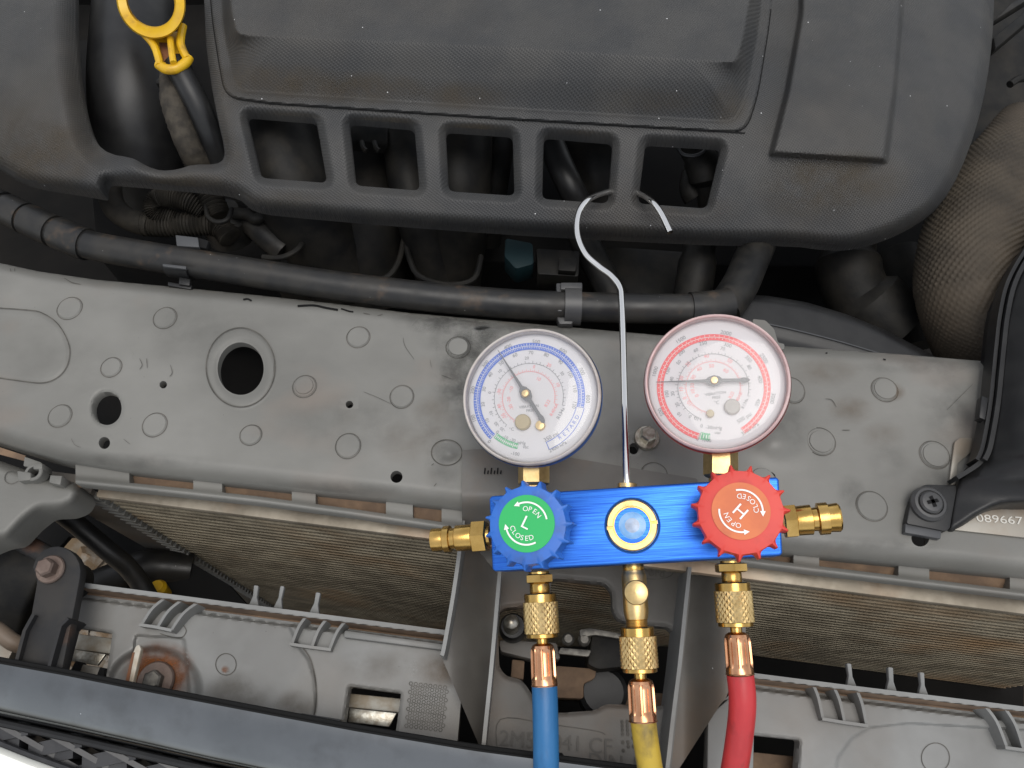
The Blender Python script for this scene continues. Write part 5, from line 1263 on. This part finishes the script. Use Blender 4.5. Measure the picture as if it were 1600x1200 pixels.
# ================================================================ three charging hoses
def knurl(p, d, L_, r, na=44, nl=9):
    x, y, dd = basis(d); V, Fc = [], []
    for j in range(nl + 1):
        for i in range(na):
            a = 2 * math.pi * (i + .0) / na; rr = r * (1.0 if (i + j) % 2 == 0 else .945)
            V.append(p + dd * L_ * j / nl + (x * math.cos(a) + y * math.sin(a)) * rr)
    for j in range(nl):
        for i in range(na):
            i2 = (i + 1) % na; q = (j * na + i, j * na + i2, (j + 1) * na + i2, (j + 1) * na + i)
            if (i + j) % 2 == 0: Fc += [(q[0], q[1], q[3]), (q[1], q[2], q[3])]
            else: Fc += [(q[0], q[1], q[2]), (q[0], q[2], q[3])]
    return V, Fc
WL = lambda a, h: MW @ L3(a[0], a[1], h)
def hose(name, label, a, b, parts, hosepts, hm, rh, hgt, hoseh):
    """a-b: axis of the fitting in pixels; parts: (kind, s0, s1, r) along it"""
    p, q = WL(a, hgt), WL(b, hgt); d = q - p; k_ = d.length / math.dist(a, b); dn = d.normalized()
    t = thing(name, label, "hose", q, "charging hoses on the gauge set")
    for kd, s0, s1, r in parts:
        o = p + dn * s0 * k_; L_ = (s1 - s0) * k_; rr = r * k_
        if kd == 'ring': mk("brass_collar", lathe(o, dn, [(0, rr * .95), (L_ * .12, rr), (L_ * .88, rr), (L_, rr * .95)], 36), M['brass'], t)
        elif kd == 'smooth': mk("nut_collar", lathe(o, dn, [(0, rr * .93), (L_ * .12, rr), (L_, rr)], 36), M['brass'], t)
        elif kd == 'hex': mk("hex_nut", lathe(o, dn, [(0, rr * .9), (L_ * .12, rr * 1.08), (L_ * .88, rr * 1.08), (L_, rr * .9)], 6, ph=R(30)), M['brass'], t, angle=20)
        elif kd == 'knurl': mk("knurled_nut", knurl(o, dn, L_, rr), M['brasspale'], t, smooth=False)
        elif kd == 'thread':
            mk("thread", lathe(o, dn, [(L_ * i / 16, rr * (1 if i % 2 else .94)) for i in range(17)], 32), M['brasspale'], t)
        elif kd == 'body': mk("tee_body", lathe(o, dn, [(0, rr * .88), (L_ * .06, rr * .92), (L_ * .1, rr), (L_ * .85, rr), (L_, rr * .9)], 36), M['brasspale'], t)
        elif kd == 'ferrule':
            def rf(th_, j): return 1 - ([0, 0, .0, .13, .14, .14, .13, .0, 0, 0, 0][j]) * (1 if math.cos(th_ * 9) > -.35 else 0)
            mk("ferrule", lathe(o, dn, [(0, rr * .6), (.001, rr * .84), (L_ * .12, rr * .92), (L_ * .18, rr * .97), (L_ * .24, rr * .98), (L_ * .72, rr * 1.0), (L_ * .77, rr * 1.0), (L_ * .83, rr * 1.0), (L_ * .97, rr * 1.02), (L_ * .985, rr * 1.07), (L_, rr * 1.05)], 90, rf), M['copper'], t, angle=35)
    c = cat([(x, y, h) for (x, y), h in zip(hosepts, hoseh)], 10)
    mk("hose_body", tube([MW @ L3(u[0], u[1], u[2]) for u in c], rh * k_, 24), hm, t, angle=80)
    return t, p, dn, k_
std = lambda o, w=0: [('ring', 0, 6, 17), ('hex', 4, 19, 22.5 + w), ('ring', 19, 36, 16.5), ('smooth', 35, 50, 26.5 + w), ('knurl', 49, 98, 29 + w), ('ring', 98, 105, 26 + w), ('ring', 104, 116, 9.5), ('ferrule', 114, 179, 20.5 + w * .5)]
hose("charging_hose", "blue charging hose with brass fitting below the green labelled knob", (842, 893), (851, 1072), std(0), [(850.5, 1062), (852, 1110), (853, 1160), (853, 1210), (850, 1300), (840, 1420), (830, 1520)], M['hblue'], 20.5, -.002, [-.002, -.002, -.003, -.006, -.02, -.06, -.12])
hose("charging_hose", "red charging hose with brass fitting below the red knob", (1141, 876), (1157, 1062), std(0, 2.2), [(1156.5, 1054), (1160, 1090), (1158, 1130), (1148, 1200), (1130, 1290), (1110, 1400), (1100, 1500)], M['hred'], 21.5, -.002, [-.002, -.003, -.006, -.012, -.03, -.07, -.12])
yt, yp, yd, yk = hose("charging_hose", "yellow charging hose with brass tee valve at the middle of the manifold", (989, 880), (1005, 1127),
    [('ring', 0, 14, 17.5), ('body', 12, 90, 20.5), ('thread', 86, 104, 18), ('smooth', 102, 118, 27.5), ('knurl', 117, 166, 31), ('ring', 166, 173, 28), ('ring', 172, 186, 10), ('ferrule', 183, 248, 22)],
    [(1004, 1118), (1008, 1150), (1014, 1190), (1022, 1240), (1030, 1320), (1030, 1420), (1030, 1520)], M['hyellow'], 20.5, -.002, [-.002, -.003, -.006, -.012, -.03, -.07, -.12])
tcp = MW @ L3(994, 926, .012)
mk("tee_cap", lathe(tcp - MZ * .010, MZ, [(0, 18 * yk), (.006, 20 * yk), (.0085, 20 * yk), (.0095, 18.6 * yk), (.0103, 12 * yk), (.0106, .1 * yk)], 40, cap=False), M['brasspale'], yt)
